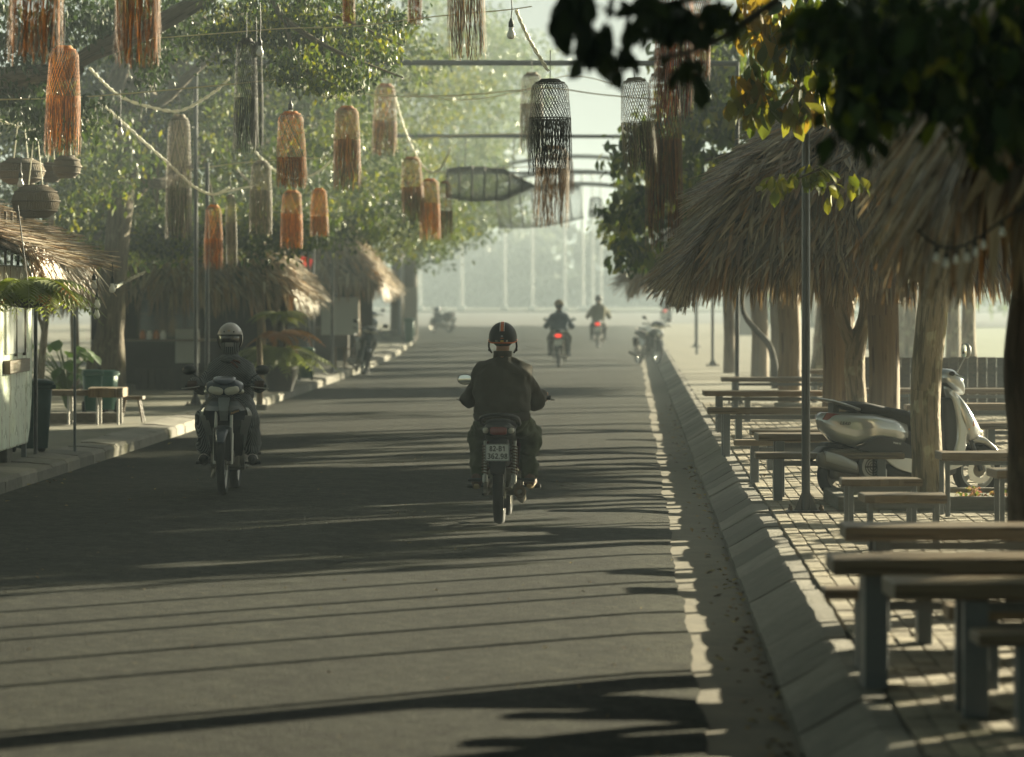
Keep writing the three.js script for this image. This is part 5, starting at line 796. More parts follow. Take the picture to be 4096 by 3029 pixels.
function wheel(parent, name, x, r, w, o = {}) {
  const g = node(parent, name, V(x, r, 0)), rw = w / 2, T0 = r - rw * 0.9;
  part(g, 'tyre', place(lathe([[T0 - rw * 0.55, -rw * 0.6], [T0, -rw], [T0 + rw * 0.55, -rw * 0.9], [r - 0.004, -rw * 0.4], [r, 0], [r - 0.004, rw * 0.4], [T0 + rw * 0.55, rw * 0.9], [T0, rw], [T0 - rw * 0.55, rw * 0.6]], 36), 0, 0, 0, Math.PI / 2), M.rubber);
  part(g, 'rim', place(lathe([[T0 - rw * 0.5, -rw * 0.62], [T0 - rw * 0.95, -rw * 0.62], [T0 - rw * 1.1, 0], [T0 - rw * 0.95, rw * 0.62], [T0 - rw * 0.5, rw * 0.62]], 36), 0, 0, 0, Math.PI / 2), o.rim ?? M.alloy);
  part(g, 'hub', [zcyl(0.055, w * 1.05, 0, 0, 0, 18), zcyl(0.012, w * 2.1, 0, 0, 0, 8)], M.dullMetal);
  const R = T0 - rw * 0.9, sp = [];
  if (o.mag) for (let i = 0; i < o.mag; i++) { const a = i / o.mag * TAU; sp.push(loft([[0.04, 0, 0, 0.03, 0.055, 3], [R * 0.55, 0, 0, 0.022, 0.032, 3], [R, 0, 0, 0.028, 0.05, 3]], 'x', 10).rotateZ(a)); }
  else for (let i = 0; i < 32; i++) { const a = i / 32 * TAU, b = a + (i % 2 ? 0.5 : -0.5), s = i % 4 < 2 ? 1 : -1; sp.push(bar(V(Math.cos(b) * 0.05, Math.sin(b) * 0.05, s * w * 0.42), V(Math.cos(a) * R, Math.sin(a) * R, 0), 0.0028, 0.0028, 4)); }
  part(g, 'spokes', sp, o.mag ? o.rim ?? M.alloy : M.chrome);
  if (o.disc) part(g, 'brake_disc', place(new THREE.RingGeometry(0.06, 0.11, 30), 0, 0, w * 0.62), M.chrome);
  return g;
}
function motorbike(label, X, D, turn, o, group) {
  const t = thing('motorbike', label, 'motorbike', V(X, o.y ?? 0.012, -D), turn, group), C = o.body, S = o.side ?? o.body, r = 0.283; t.rotation.order = 'YXZ'; t.rotation.x = o.lean ?? 0;
  wheel(t, 'front_wheel', 0.62, r, 0.074, { disc: true, rim: o.rim }); wheel(t, 'rear_wheel', -0.6, r, 0.084, { rim: o.rim });
  const st = node(t, 'steering'); // fork, bars and mirrors
  for (const s of [-1, 1]) part(st, 'fork_leg', [bar(V(0.62, r, s * 0.072), V(0.565, 0.56, s * 0.072), 0.021, 0.023, 12), bar(V(0.57, 0.54, s * 0.072), V(0.505, 0.82, s * 0.068), 0.015, 0.015, 10)], s < 0 ? M.alloy : M.alloy);
  part(st, 'front_fender', loft([[0.34, 0.5, 0, 0.1, 0.02, 3], [0.44, 0.575, 0, 0.12, 0.045, 3], [0.6, 0.61, 0, 0.125, 0.055, 3], [0.76, 0.57, 0, 0.11, 0.045, 3], [0.86, 0.49, 0, 0.07, 0.02, 3]], 'x', 18), o.fender ?? C);
  part(st, 'fender_stay', slice([[0.5, 0.6], [0.7, 0.6], [0.66, 0.34], [0.58, 0.34]], 0.16, 0.01), M.black);
  part(st, 'handlebar', tube([V(0.33, 0.985, -0.35), V(0.38, 0.99, -0.22), V(0.44, 0.955, 0), V(0.38, 0.99, 0.22), V(0.33, 0.985, 0.35)], 0.012, 24, 8), M.black);
  for (const s of [-1, 1]) {
    part(st, 'grip', bar(V(0.325, 0.985, s * 0.37), V(0.358, 0.988, s * 0.25), 0.018, 0.017, 12), M.rubber);
    part(st, 'brake_lever', tube([V(0.4, 0.985, s * 0.235), V(0.42, 0.975, s * 0.3), V(0.4, 0.965, s * 0.4)], 0.006, 8, 6), M.alloy);
    part(st, 'turn_signal', loft([[0.44, 0.945, s * 0.155, 0.05, 0.05, 2.6], [0.5, 0.94, s * 0.15, 0.07, 0.045, 2.6], [0.515, 0.94, s * 0.148, 0.03, 0.02, 2.4]], 'x', 12), M.lens);
    if (!(o.mirrors ?? [-1, 1]).includes(s)) continue;
    const m = part(st, 'mirror', [tube([V(0.38, 1.0, s * 0.2), V(0.37, 1.06, s * 0.24), V(0.36, 1.1, s * 0.3)], 0.006, 8, 6), loft([[0.335, 1.135, s * 0.335, 0.12, 0.085, 2.3], [0.36, 1.135, s * 0.335, 0.125, 0.09, 2.3], [0.39, 1.135, s * 0.33, 0.07, 0.05, 2.2]], 'x', 20)], M.black); m.rotation.set(0, 0, 0);
    part(m, 'mirror_glass', loft([[0.3335, 1.135, s * 0.335, 0.112, 0.077, 2.3], [0.3345, 1.135, s * 0.335, 0.112, 0.077, 2.3]], 'x', 20), M.mirror);
  }
  part(st, 'handle_cowl', loft([[0.36, 1.0, 0, 0.12, 0.06, 2.4], [0.4, 1.0, 0, 0.3, 0.12, 2.4], [0.46, 0.985, 0, 0.36, 0.14, 2.4], [0.515, 0.965, 0, 0.33, 0.12, 2.3], [0.535, 0.955, 0, 0.26, 0.09, 2.2]], 'x', 28), C);
  part(st, 'visor_cowl', loft([[0.38, 1.055, 0, 0.1, 0.03], [0.44, 1.06, 0, 0.21, 0.045], [0.52, 1.035, 0, 0.2, 0.03], [0.55, 1.01, 0, 0.08, 0.015]], 'x', 20), C);
  const hl = part(st, 'headlight', (() => { const g = []; for (const s of [-1, 1]) g.push(loft([[0.495, 0.952, s * 0.07, 0.15, 0.085, 2.6], [0.53, 0.95, s * 0.07, 0.145, 0.08, 2.6], [0.55, 0.945, s * 0.06, 0.09, 0.05, 2.4]], 'x', 20).applyMatrix4(new THREE.Matrix4().makeTranslation(0, 0.952, s * 0.07).multiply(new THREE.Matrix4().makeRotationX(-s * 0.18)).multiply(new THREE.Matrix4().makeTranslation(0, -0.952, -s * 0.07)))); return g; })(), M.lens); hl.castShadow = true;
  part(hl, 'reflector', [zcyl(0.03, 0.012, 0.5, 0, 0, 14)].map((g) => g.rotateY(Math.PI / 2).translate(0.05, 0.95, 0.5)), M.chrome);
  // leg shield: dark outer panels, a pale centre strip, silver wings
  const rows = [[0.885, 0.1, 0.49, 0.03], [0.85, 0.145, 0.51, 0.06], [0.81, 0.178, 0.525, 0.1], [0.765, 0.2, 0.53, 0.13], [0.72, 0.205, 0.522, 0.16], [0.675, 0.192, 0.5, 0.16], [0.61, 0.165, 0.45, 0.13], [0.5, 0.16, 0.38, 0.1], [0.4, 0.15, 0.29, 0.07], [0.32, 0.13, 0.22, 0.05]];
  part(t, 'leg_shield', shield(rows, -1, 1, 16, 0.02), S);
  for (const s of [-1, 1]) part(t, 'front_panel', shield(rows.slice(1, 6), s > 0 ? 0.24 : -0.9, s > 0 ? 0.9 : -0.24, 10, 0.015, 0.022), C);
  part(t, 'centre_strip', shield(rows.slice(0, 6).map((q, i) => [q[0], 0.16 - i * 0.012, q[2], q[3] * 0.4]), -0.34, 0.34, 8, 0.02, 0.032), o.strip ?? M.legGrey);
  for (const s of [-1, 1]) part(t, 'side_wing', shield([[0.79, 0.205, 0.5, 0.16], [0.755, 0.228, 0.51, 0.19], [0.715, 0.238, 0.505, 0.21], [0.66, 0.226, 0.475, 0.2], [0.58, 0.2, 0.42, 0.16], [0.5, 0.182, 0.36, 0.13], [0.42, 0.165, 0.3, 0.1]], s > 0 ? 0.66 : -1, s > 0 ? 1 : -0.66, 6, 0.02, 0.01), o.wing ?? C);
  if (o.script) { const d = part(t, 'lettering', place(new THREE.PlaneGeometry(0.1, 0.036), 0.52, 0.755, -0.105, 0, Math.PI / 2, 0), new THREE.MeshStandardMaterial({ map: scriptTex, roughness: 0.4, side: THREE.DoubleSide })); d.geometry = new THREE.PlaneGeometry(0.1, 0.036).rotateZ(0.3).rotateY(Math.PI / 2 + 0.42).translate(0.531, 0.755, -0.1); }
  part(t, 'frame_tube', loft([[0.44, 0.76, 0, 0.1, 0.1], [0.3, 0.6, 0, 0.11, 0.12], [0.12, 0.5, 0, 0.13, 0.16], [-0.05, 0.56, 0, 0.15, 0.2], [-0.2, 0.62, 0, 0.17, 0.22]], 'x', 16), S);
  part(t, 'engine', [rbox(0.3, 0.2, 0.24, 0.03, 0.06, 0.32, 0), rbox(0.16, 0.12, 0.14, 0.02, 0.26, 0.34, 0, 0, 0, 0.15), zcyl(0.1, 0.29, -0.02, 0.3, 0, 22), zcyl(0.075, 0.31, 0.12, 0.31, 0, 20)], M.dullMetal);
  part(t, 'seat', loft([[0.06, 0.71, 0, 0.1, 0.03], [0.0, 0.745, 0, 0.19, 0.07], [-0.14, 0.755, 0, 0.25, 0.08], [-0.34, 0.775, 0, 0.265, 0.085], [-0.56, 0.8, 0, 0.24, 0.085], [-0.66, 0.805, 0, 0.16, 0.05]], 'x', 22), M.blackMatt);
  part(t, 'rear_cowl', loft([[-0.02, 0.64, 0, 0.17, 0.17, 2.8], [-0.2, 0.665, 0, 0.24, 0.17, 2.8], [-0.45, 0.715, 0, 0.25, 0.13, 2.8], [-0.66, 0.765, 0, 0.24, 0.1, 2.8], [-0.78, 0.785, 0, 0.2, 0.075, 2.6]], 'x', 24), C);
  for (const s of [-1, 1]) part(t, 'side_cover', slice([[-0.05, 0.6], [-0.24, 0.62], [-0.42, 0.66], [-0.4, 0.56], [-0.2, 0.46], [-0.02, 0.46]], 0.03, 0.01, s * 0.105), S);
  part(t, 'tail_light', loft([[-0.73, 0.755, 0, 0.15, 0.075, 4], [-0.79, 0.752, 0, 0.145, 0.07, 4], [-0.805, 0.75, 0, 0.12, 0.05, 3]], 'x', 20), o.lit ? M.tailOn : M.tailOff);
  part(t, 'tail_housing', loft([[-0.6, 0.75, 0, 0.26, 0.1, 3], [-0.72, 0.755, 0, 0.255, 0.095, 3], [-0.765, 0.757, 0, 0.235, 0.085, 3]], 'x', 22), M.black);
  for (const s of [-1, 1]) part(t, 'turn_signal', loft([[-0.72, 0.755, s * 0.105, 0.055, 0.06, 2.6], [-0.785, 0.755, s * 0.1, 0.045, 0.045, 2.6]], 'x', 12), M.lens);
  part(t, 'grab_rail', tube([V(-0.3, 0.78, -0.14), V(-0.5, 0.81, -0.155), V(-0.68, 0.86, -0.13), V(-0.76, 0.88, 0), V(-0.68, 0.86, 0.13), V(-0.5, 0.81, 0.155), V(-0.3, 0.78, 0.14)], 0.015, 40, 8), o.rail ?? M.black);
  part(t, 'rear_fender', loft([[-0.5, 0.62, 0, 0.12, 0.05, 3], [-0.66, 0.66, 0, 0.16, 0.06, 3], [-0.8, 0.63, 0, 0.16, 0.045, 3], [-0.88, 0.54, 0, 0.14, 0.03, 3], [-0.92, 0.42, 0, 0.11, 0.02, 3]], 'x', 16), M.blackMatt);
  const pl = part(t, 'number_plate', rbox(0.006, 0.142, 0.192, 0.002, -0.905, 0.585, 0, 0, 0, 0.2), M.legGrey);
  const face = new THREE.PlaneGeometry(0.188, 0.138).rotateY(-Math.PI / 2).rotateZ(0.2).translate(-0.9095, 0.5858, 0);
  part(pl, o.plate ? 'plate_lettering' : 'plate_face', face, o.plate ? new THREE.MeshStandardMaterial({ map: plateTex, roughness: 0.35, side: THREE.DoubleSide }) : M.white);
  for (const s of [-1, 1]) {
    part(t, 'swing_arm', bar(V(-0.1, 0.33, s * 0.085), V(-0.62, r, s * 0.085), 0.02, 0.017, 8), M.dullMetal);
    const sh = part(t, 'shock_absorber', [bar(V(-0.6, 0.32, s * 0.115), V(-0.5, 0.66, s * 0.12), 0.012, 0.012, 8), bar(V(-0.58, 0.39, s * 0.115), V(-0.595, 0.335, s * 0.115), 0.022, 0.022, 10)], M.alloy);
    const pts = []; for (let i = 0; i <= 70; i++) { const k = i / 70, a = i / 7 * TAU; pts.push(V(lerp(-0.58, -0.51, k) + Math.cos(a) * 0.025, lerp(0.4, 0.63, k), s * 0.117 + Math.sin(a) * 0.025)); } part(sh, 'spring', tube(pts, 0.0055, 140, 5), M.rust);
    part(t, 'foot_peg', [bar(V(0.08, 0.27, s * 0.12), V(0.08, 0.27, s * 0.21), 0.01, 0.01, 8), bar(V(0.08, 0.272, s * 0.2), V(0.08, 0.272, s * 0.3), 0.018, 0.018, 10)], M.black); part(t, 'passenger_peg', [bar(V(-0.3, 0.36, s * 0.1), V(-0.32, 0.34, s * 0.18), 0.01, 0.01, 6), bar(V(-0.32, 0.34, s * 0.17), V(-0.32, 0.34, s * 0.27), 0.015, 0.015, 8)], M.black);
  }
  part(t, 'exhaust', [tube([V(0.28, 0.28, 0.06), V(0.25, 0.17, 0.12), V(0.0, 0.15, 0.155), V(-0.25, 0.2, 0.16)], 0.016, 20, 8), bar(V(-0.22, 0.19, 0.16), V(-0.78, 0.27, 0.17), 0.036, 0.048, 16)], M.dullMetal);
  part(t, 'exhaust_tip', [place(lathe([[0.018, -0.04], [0.018, 0.0], [0.05, 0.0], [0.05, -0.03]], 18), -0.785, 0.271, 0.17, 0, 0, Math.PI / 2 - 0.14)], M.rust);
  part(t, 'chain_case', slice([[0.0, 0.34], [-0.6, 0.34], [-0.66, 0.28], [-0.6, 0.23], [0.0, 0.25]], 0.03, 0.008, -0.11), M.dullMetal);
  part(t, 'kick_stand', [bar(V(0.0, 0.24, -0.13), V(o.stand ? -0.06 : -0.26, o.stand ? 0.0 : 0.22, o.stand ? -0.26 : -0.15), 0.011, 0.011, 8)], M.black);
  return t;
}
const paintM = (c, rough = 0.3) => phy(c, rough, { clearcoat: 0.8, clearcoatRoughness: 0.12 });
const navy = paintM([0.012, 0.02, 0.035]), silverM = std([0.42, 0.43, 0.43], 0.28, { metalness: 0.8 }), blackP = paintM([0.01, 0.01, 0.011]), brownP = paintM([0.06, 0.012, 0.01]), blueP = paintM([0.02, 0.05, 0.09]), greyP = paintM([0.07, 0.075, 0.08]);
const H1 = { X: -0.07, D: 31.3, turn: Math.PI / 2 - 0.05 }, H2 = { X: -2.625, D: 35.65, turn: -Math.PI / 2 - 0.02 }, H3 = { X: 1.13, D: 92.2, turn: Math.PI / 2 - 0.04 }, H4 = { X: 2.75, D: 122, turn: Math.PI / 2 - 0.06 };
motorbike('old dark motorbike with a two line number plate ridden away in mid street', H1.X, H1.D, H1.turn, { body: blackP, side: brownP, plate: true, mirrors: [-1], rail: M.black, rim: M.dullMetal });
motorbike('navy and silver motorbike coming towards the lens on the left', H2.X, H2.D, H2.turn, { body: navy, side: M.black, wing: silverM, strip: std([0.2, 0.21, 0.21], 0.4, { metalness: 0.5 }), script: true, fender: navy });
motorbike('motorbike with a lit red tail lamp under the rider in blue', H3.X, H3.D, H3.turn, { body: blackP, lit: true, rail: M.chrome });
motorbike('motorbike with a lit red tail lamp under the rider in olive', H4.X, H4.D, H4.turn, { body: blackP, lit: true, rail: M.chrome });
motorbike('farthest motorbike with a bright red tail lamp, below the small dark thatched roof', 7.7, 192, Math.PI / 2 - 0.1, { body: blackP, lit: true });
motorbike('riderless motorbike with sunlit chrome parked near the right kerb of the far street', 3.35, 95, -Math.PI / 2 + 0.35, { body: blackP, wing: M.chrome, strip: M.chrome, side: greyP, stand: true, lean: -0.1, rim: M.chrome });
motorbike('blue grey motorbike leaning on its stand at the far left kerb', -13.2 + 0, 164, 2.2, { body: blueP, side: greyP, stand: true, lean: 0.12, y: 0.012 }).position.x = at(962, 0, 164).x;
motorbike('dark motorbike with a silver flank parked leaning at the lit left kerb', at(783, 0, 84).x, 84, -Math.PI / 2 + 0.2, { body: blackP, wing: silverM, side: M.black, stand: true, lean: -0.18 });
motorbike('motorbike in the shade farther along the left pavement, before the pillar', at(797, 0, 112).x, 112, -Math.PI / 2 + 0.25, { body: blueP, wing: silverM, stand: true, lean: -0.1, y: 0.16 });

// ------------------------------------------------------------------ the silver scooter
{
  const P = at(1980, 0, 31.6), t = thing('scooter', 'silver scooter parked side on behind the tree trunk', 'scooter', V(P.x, PAVE, -31.6), 0.38), sil = phy([0.5, 0.52, 0.53], 0.26, { metalness: 0.55, clearcoat: 0.5, clearcoatRoughness: 0.1, roughnessMap: rep(T.scuff, 1.5) }), blk = std([0.02, 0.022, 0.024], 0.5), sl = std([0.36, 0.37, 0.37], 0.4, { metalness: 0.5 });
  wheel(t, 'rear_wheel', -0.62, 0.205, 0.1, { mag: 5, rim: M.dullMetal }); wheel(t, 'front_wheel', 0.64, 0.222, 0.09, { mag: 5, rim: sl, disc: true });
  // body: tail, flank, seat
  part(t, 'rear_body', loft([[-0.83, 0.66, 0, 0.05, 0.05, 2.4], [-0.8, 0.64, 0, 0.14, 0.15, 2.6], [-0.7, 0.6, 0, 0.24, 0.24, 2.8], [-0.55, 0.575, 0, 0.32, 0.29, 3], [-0.38, 0.59, 0, 0.36, 0.25, 3], [-0.2, 0.57, 0, 0.36, 0.22, 3], [-0.08, 0.54, 0, 0.33, 0.2, 3]], 'x', 30), sil);
  part(t, 'flank_cover', [1, -1].map((s) => slice([[-0.55, 0.42], [-0.45, 0.49], [-0.33, 0.52], [-0.2, 0.495], [-0.02, 0.42], [0.04, 0.33], [-0.12, 0.34], [-0.36, 0.37]], 0.03, 0.012, s * 0.178)), blk);
  part(t, 'seat', loft([[-0.66, 0.775, 0, 0.12, 0.03, 2.4], [-0.58, 0.77, 0, 0.24, 0.075, 2.6], [-0.42, 0.755, 0, 0.29, 0.09, 2.6], [-0.26, 0.715, 0, 0.3, 0.1, 2.6], [-0.08, 0.67, 0, 0.31, 0.13, 2.6], [0.04, 0.61, 0, 0.28, 0.17, 2.6], [0.085, 0.565, 0, 0.18, 0.12, 2.4]], 'x', 26), M.blackMatt);
  part(t, 'seat_base', loft([[-0.1, 0.5, 0, 0.33, 0.18, 3], [0.0, 0.47, 0, 0.31, 0.16, 3], [0.05, 0.44, 0, 0.26, 0.1, 3]], 'x', 22), blk);
  part(t, 'front_seat_panel', loft([[-0.02, 0.38, 0, 0.35, 0.12, 3], [0.06, 0.36, 0, 0.34, 0.11, 3], [0.1, 0.34, 0, 0.28, 0.06, 3]], 'x', 22), sil);
  part(t, 'grab_rail', [loft([[-0.86, 0.83, 0, 0.16, 0.022, 3], [-0.72, 0.808, 0, 0.22, 0.028, 3], [-0.62, 0.78, 0, 0.26, 0.03, 3], [-0.5, 0.74, 0, 0.28, 0.03, 3]], 'x', 20)], sl); part(t, 'rail_stay', [box(0.05, 0.08, 0.1, -0.68, 0.75, 0), box(0.03, 0.05, 0.2, -0.5, 0.72, 0)], blk);
  part(t, 'tail_light', [1, -1].map((s) => slice([[-0.82, 0.66], [-0.78, 0.715], [-0.66, 0.705], [-0.78, 0.655]], 0.02, 0.004, s * 0.078, false)), M.tailOff);
  const word = (s, px, col) => decal(256, 64, (c, w, h) => { c.fillStyle = col; c.font = `italic bold ${px}px sans-serif`; c.textAlign = 'center'; c.textBaseline = 'middle'; c.fillText(s, w / 2, h / 2); });
  part(t, 'badge', place(new THREE.PlaneGeometry(0.15, 0.036), -0.65, 0.63, 0.1505, -0.06, -0.24, -0.07), std([1, 1, 1], 0.35, { map: word('LEAD', 62, '#16181a'), transparent: true, metalness: 0.3 }));
  part(t, 'lettering', place(new THREE.PlaneGeometry(0.1, 0.026), -0.2, 0.463, 0.1955, 0, 0, -0.16), std([1, 1, 1], 0.45, { map: word('PGM-FI', 54, '#c9cdcd'), transparent: true }));
  // floor, engine, muffler
  part(t, 'floor', rbox(0.5, 0.06, 0.34, 0.02, 0.2, 0.29, 0), blk);
  part(t, 'side_skirt', [1, -1].map((s) => slice([[-0.34, 0.36], [-0.22, 0.375], [0.3, 0.33], [0.42, 0.37], [0.42, 0.27], [0.1, 0.2], [-0.18, 0.25]], 0.03, 0.012, s * 0.172)), sil);
  part(t, 'under_cover', loft([[-0.3, 0.24, 0, 0.3, 0.14, 3], [-0.1, 0.2, 0, 0.32, 0.14, 3], [0.2, 0.19, 0, 0.3, 0.12, 3], [0.4, 0.24, 0, 0.2, 0.1, 3]], 'x', 20), blk);
  part(t, 'engine', [rbox(0.5, 0.15, 0.2, 0.04, -0.48, 0.24, 0.02), rbox(0.3, 0.12, 0.16, 0.03, -0.6, 0.36, 0)], M.dullMetal);
  const fan = part(t, 'fan_cover', [zcyl(0.11, 0.06, -0.42, 0.275, 0.17, 30, 0.1), rbox(0.2, 0.12, 0.05, 0.02, -0.38, 0.2, 0.165)], sl);
  part(fan, 'grille', [0.03, 0.05, 0.07].map((q) => place(new THREE.TorusGeometry(q, 0.004, 6, 30), -0.42, 0.275, 0.203)).concat([0, 1].map((i) => box(i ? 0.012 : 0.15, i ? 0.15 : 0.012, 0.008, -0.42, 0.275, 0.203))), blk);
  part(t, 'muffler', loft([[-0.9, 0.34, 0.16, 0.07, 0.09, 2.3], [-0.86, 0.335, 0.16, 0.1, 0.13, 2.3], [-0.7, 0.295, 0.165, 0.1, 0.125, 2.3], [-0.55, 0.25, 0.165, 0.075, 0.09, 2.3]], 'x', 22), M.dullMetal); part(t, 'heat_shield', loft([[-0.85, 0.36, 0.19, 0.05, 0.1, 2.4], [-0.7, 0.32, 0.195, 0.05, 0.1, 2.4], [-0.57, 0.28, 0.19, 0.04, 0.07, 2.4]], 'x', 16), sl);
  part(t, 'rear_fender', loft([[-0.62, 0.43, 0, 0.13, 0.03, 3], [-0.8, 0.42, 0, 0.14, 0.04, 3], [-0.9, 0.33, 0, 0.13, 0.03, 3]], 'x', 14), blk); part(t, 'air_box', rbox(0.28, 0.14, 0.16, 0.03, -0.62, 0.4, -0.06), blk);
  // front: leg shield, fork, fender, head
  part(t, 'leg_shield', loft([[0.3, 0.9, 0, 0.14, 0.1, 2.6], [0.345, 0.84, 0, 0.24, 0.16, 2.6], [0.41, 0.74, 0, 0.36, 0.26, 2.7], [0.47, 0.65, 0, 0.4, 0.3, 2.7], [0.53, 0.59, 0, 0.36, 0.26, 2.6], [0.6, 0.555, 0, 0.24, 0.17, 2.4], [0.655, 0.525, 0, 0.12, 0.09, 2.3]], 'x', 30), sil);
  part(t, 'inner_shield', slice([[0.3, 0.9], [0.36, 0.7], [0.37, 0.5], [0.33, 0.32], [0.44, 0.3], [0.47, 0.5], [0.5, 0.62], [0.42, 0.8]], 0.34, 0.03), sil); part(t, 'inner_box', rbox(0.12, 0.5, 0.3, 0.03, 0.33, 0.58, 0, 0, 0, 0.06), blk);
  part(t, 'indicator', [1, -1].map((s) => slice([[0.44, 0.66], [0.52, 0.635], [0.53, 0.6], [0.47, 0.56]], 0.03, 0.008, s * 0.172, false)), M.amber); part(t, 'headlight', loft([[0.6, 0.545, 0, 0.2, 0.1, 2.4], [0.655, 0.53, 0, 0.14, 0.09, 2.4], [0.68, 0.515, 0, 0.08, 0.05, 2.2]], 'x', 18), M.lens);
  part(t, 'front_fender', loft([[0.46, 0.42, 0, 0.12, 0.03, 3], [0.56, 0.49, 0, 0.14, 0.07, 3], [0.7, 0.465, 0, 0.13, 0.06, 3], [0.8, 0.4, 0, 0.1, 0.04, 3], [0.85, 0.345, 0, 0.06, 0.015, 3]], 'x', 18), sl); for (const s of [-1, 1]) part(t, 'fork_leg', bar(V(0.64, 0.222, s * 0.08), V(0.5, 0.6, s * 0.07), 0.022, 0.018, 10), blk);
  part(t, 'head_cowl', loft([[0.29, 0.99, 0, 0.1, 0.09, 2.4], [0.33, 0.99, 0, 0.2, 0.15, 2.4], [0.39, 0.975, 0, 0.24, 0.18, 2.4], [0.45, 0.945, 0, 0.22, 0.17, 2.4], [0.49, 0.905, 0, 0.16, 0.12, 2.3], [0.505, 0.88, 0, 0.1, 0.07, 2.2]], 'x', 26), sil);
  part(t, 'steering_column', loft([[0.33, 0.82, 0, 0.14, 0.14], [0.34, 0.95, 0, 0.16, 0.13]], 'y', 16), blk); part(t, 'handlebar', tube([V(0.24, 1.03, -0.33), V(0.33, 1.03, -0.15), V(0.36, 1.02, 0), V(0.33, 1.03, 0.15), V(0.24, 1.03, 0.33)], 0.013, 24, 8), blk);
  for (const s of [-1, 1]) { part(t, 'grip', bar(V(0.235, 1.03, s * 0.34), V(0.285, 1.03, s * 0.22), 0.019, 0.018, 10), M.rubber); part(t, 'brake_lever', tube([V(0.33, 1.02, s * 0.2), V(0.36, 1.0, s * 0.27), V(0.33, 0.99, s * 0.36)], 0.006, 8, 6), M.alloy); const m = part(t, 'mirror', [bar(V(0.35, 1.04, s * 0.2), V(0.39, 1.16, s * 0.26), 0.006, 0.006, 6), loft([[0.375, 1.215, s * 0.28, 0.1, 0.115, 2.8], [0.4, 1.215, s * 0.28, 0.115, 0.125, 2.8], [0.425, 1.215, s * 0.28, 0.06, 0.08, 2.4]], 'x', 18)], sl); part(m, 'mirror_glass', loft([[0.3735, 1.215, s * 0.28, 0.09, 0.105, 2.8], [0.3745, 1.215, s * 0.28, 0.09, 0.105, 2.8]], 'x', 18), M.mirror); }
  part(t, 'kick_stand', bar(V(-0.1, 0.22, -0.12), V(-0.15, 0.0, -0.22), 0.012, 0.012, 8), blk);
}
// ------------------------------------------------------------------ people, seated in the motorbikes' frame (forward +x, right +z)
function handBones(s, gx, gy, gz) { // palm over the grip, fingers closed round it, thumb below
  const b = [], k = 0.0085; // the grip runs along z at (gx, gy); fingers wrap over the front and under
  b.push([gx - 0.055, gy + 0.022, gz, 0.02, gx - 0.005, gy + 0.03, gz - s * 0.026, 0.014], [gx - 0.055, gy + 0.02, gz, 0.02, gx - 0.003, gy + 0.03, gz + s * 0.028, 0.014], [gx - 0.06, gy + 0.02, gz, 0.021, gx, gy + 0.031, gz, 0.014]);
  const L = [0.9, 1, 0.95, 0.78];
  for (let i = 0; i < 4; i++) { const z = gz + s * (-0.033 + i * 0.0215), l = L[i]; b.push([gx, gy + 0.03, z, k * 1.1, gx + 0.03 * l, gy + 0.014, z, k], [gx + 0.03 * l, gy + 0.014, z, k, gx + 0.026 * l, gy - 0.014, z, k * 0.92], [gx + 0.026 * l, gy - 0.014, z, k * 0.92, gx + 0.004, gy - 0.026, z, k * 0.8]); }
  b.push([gx - 0.045, gy + 0.012, gz - s * 0.03, 0.014, gx - 0.022, gy - 0.012, gz - s * 0.046, 0.0105], [gx - 0.022, gy - 0.012, gz - s * 0.046, 0.0105, gx + 0.008, gy - 0.024, gz - s * 0.04, 0.009]);
  return b;
}
const noUV = (g) => g;
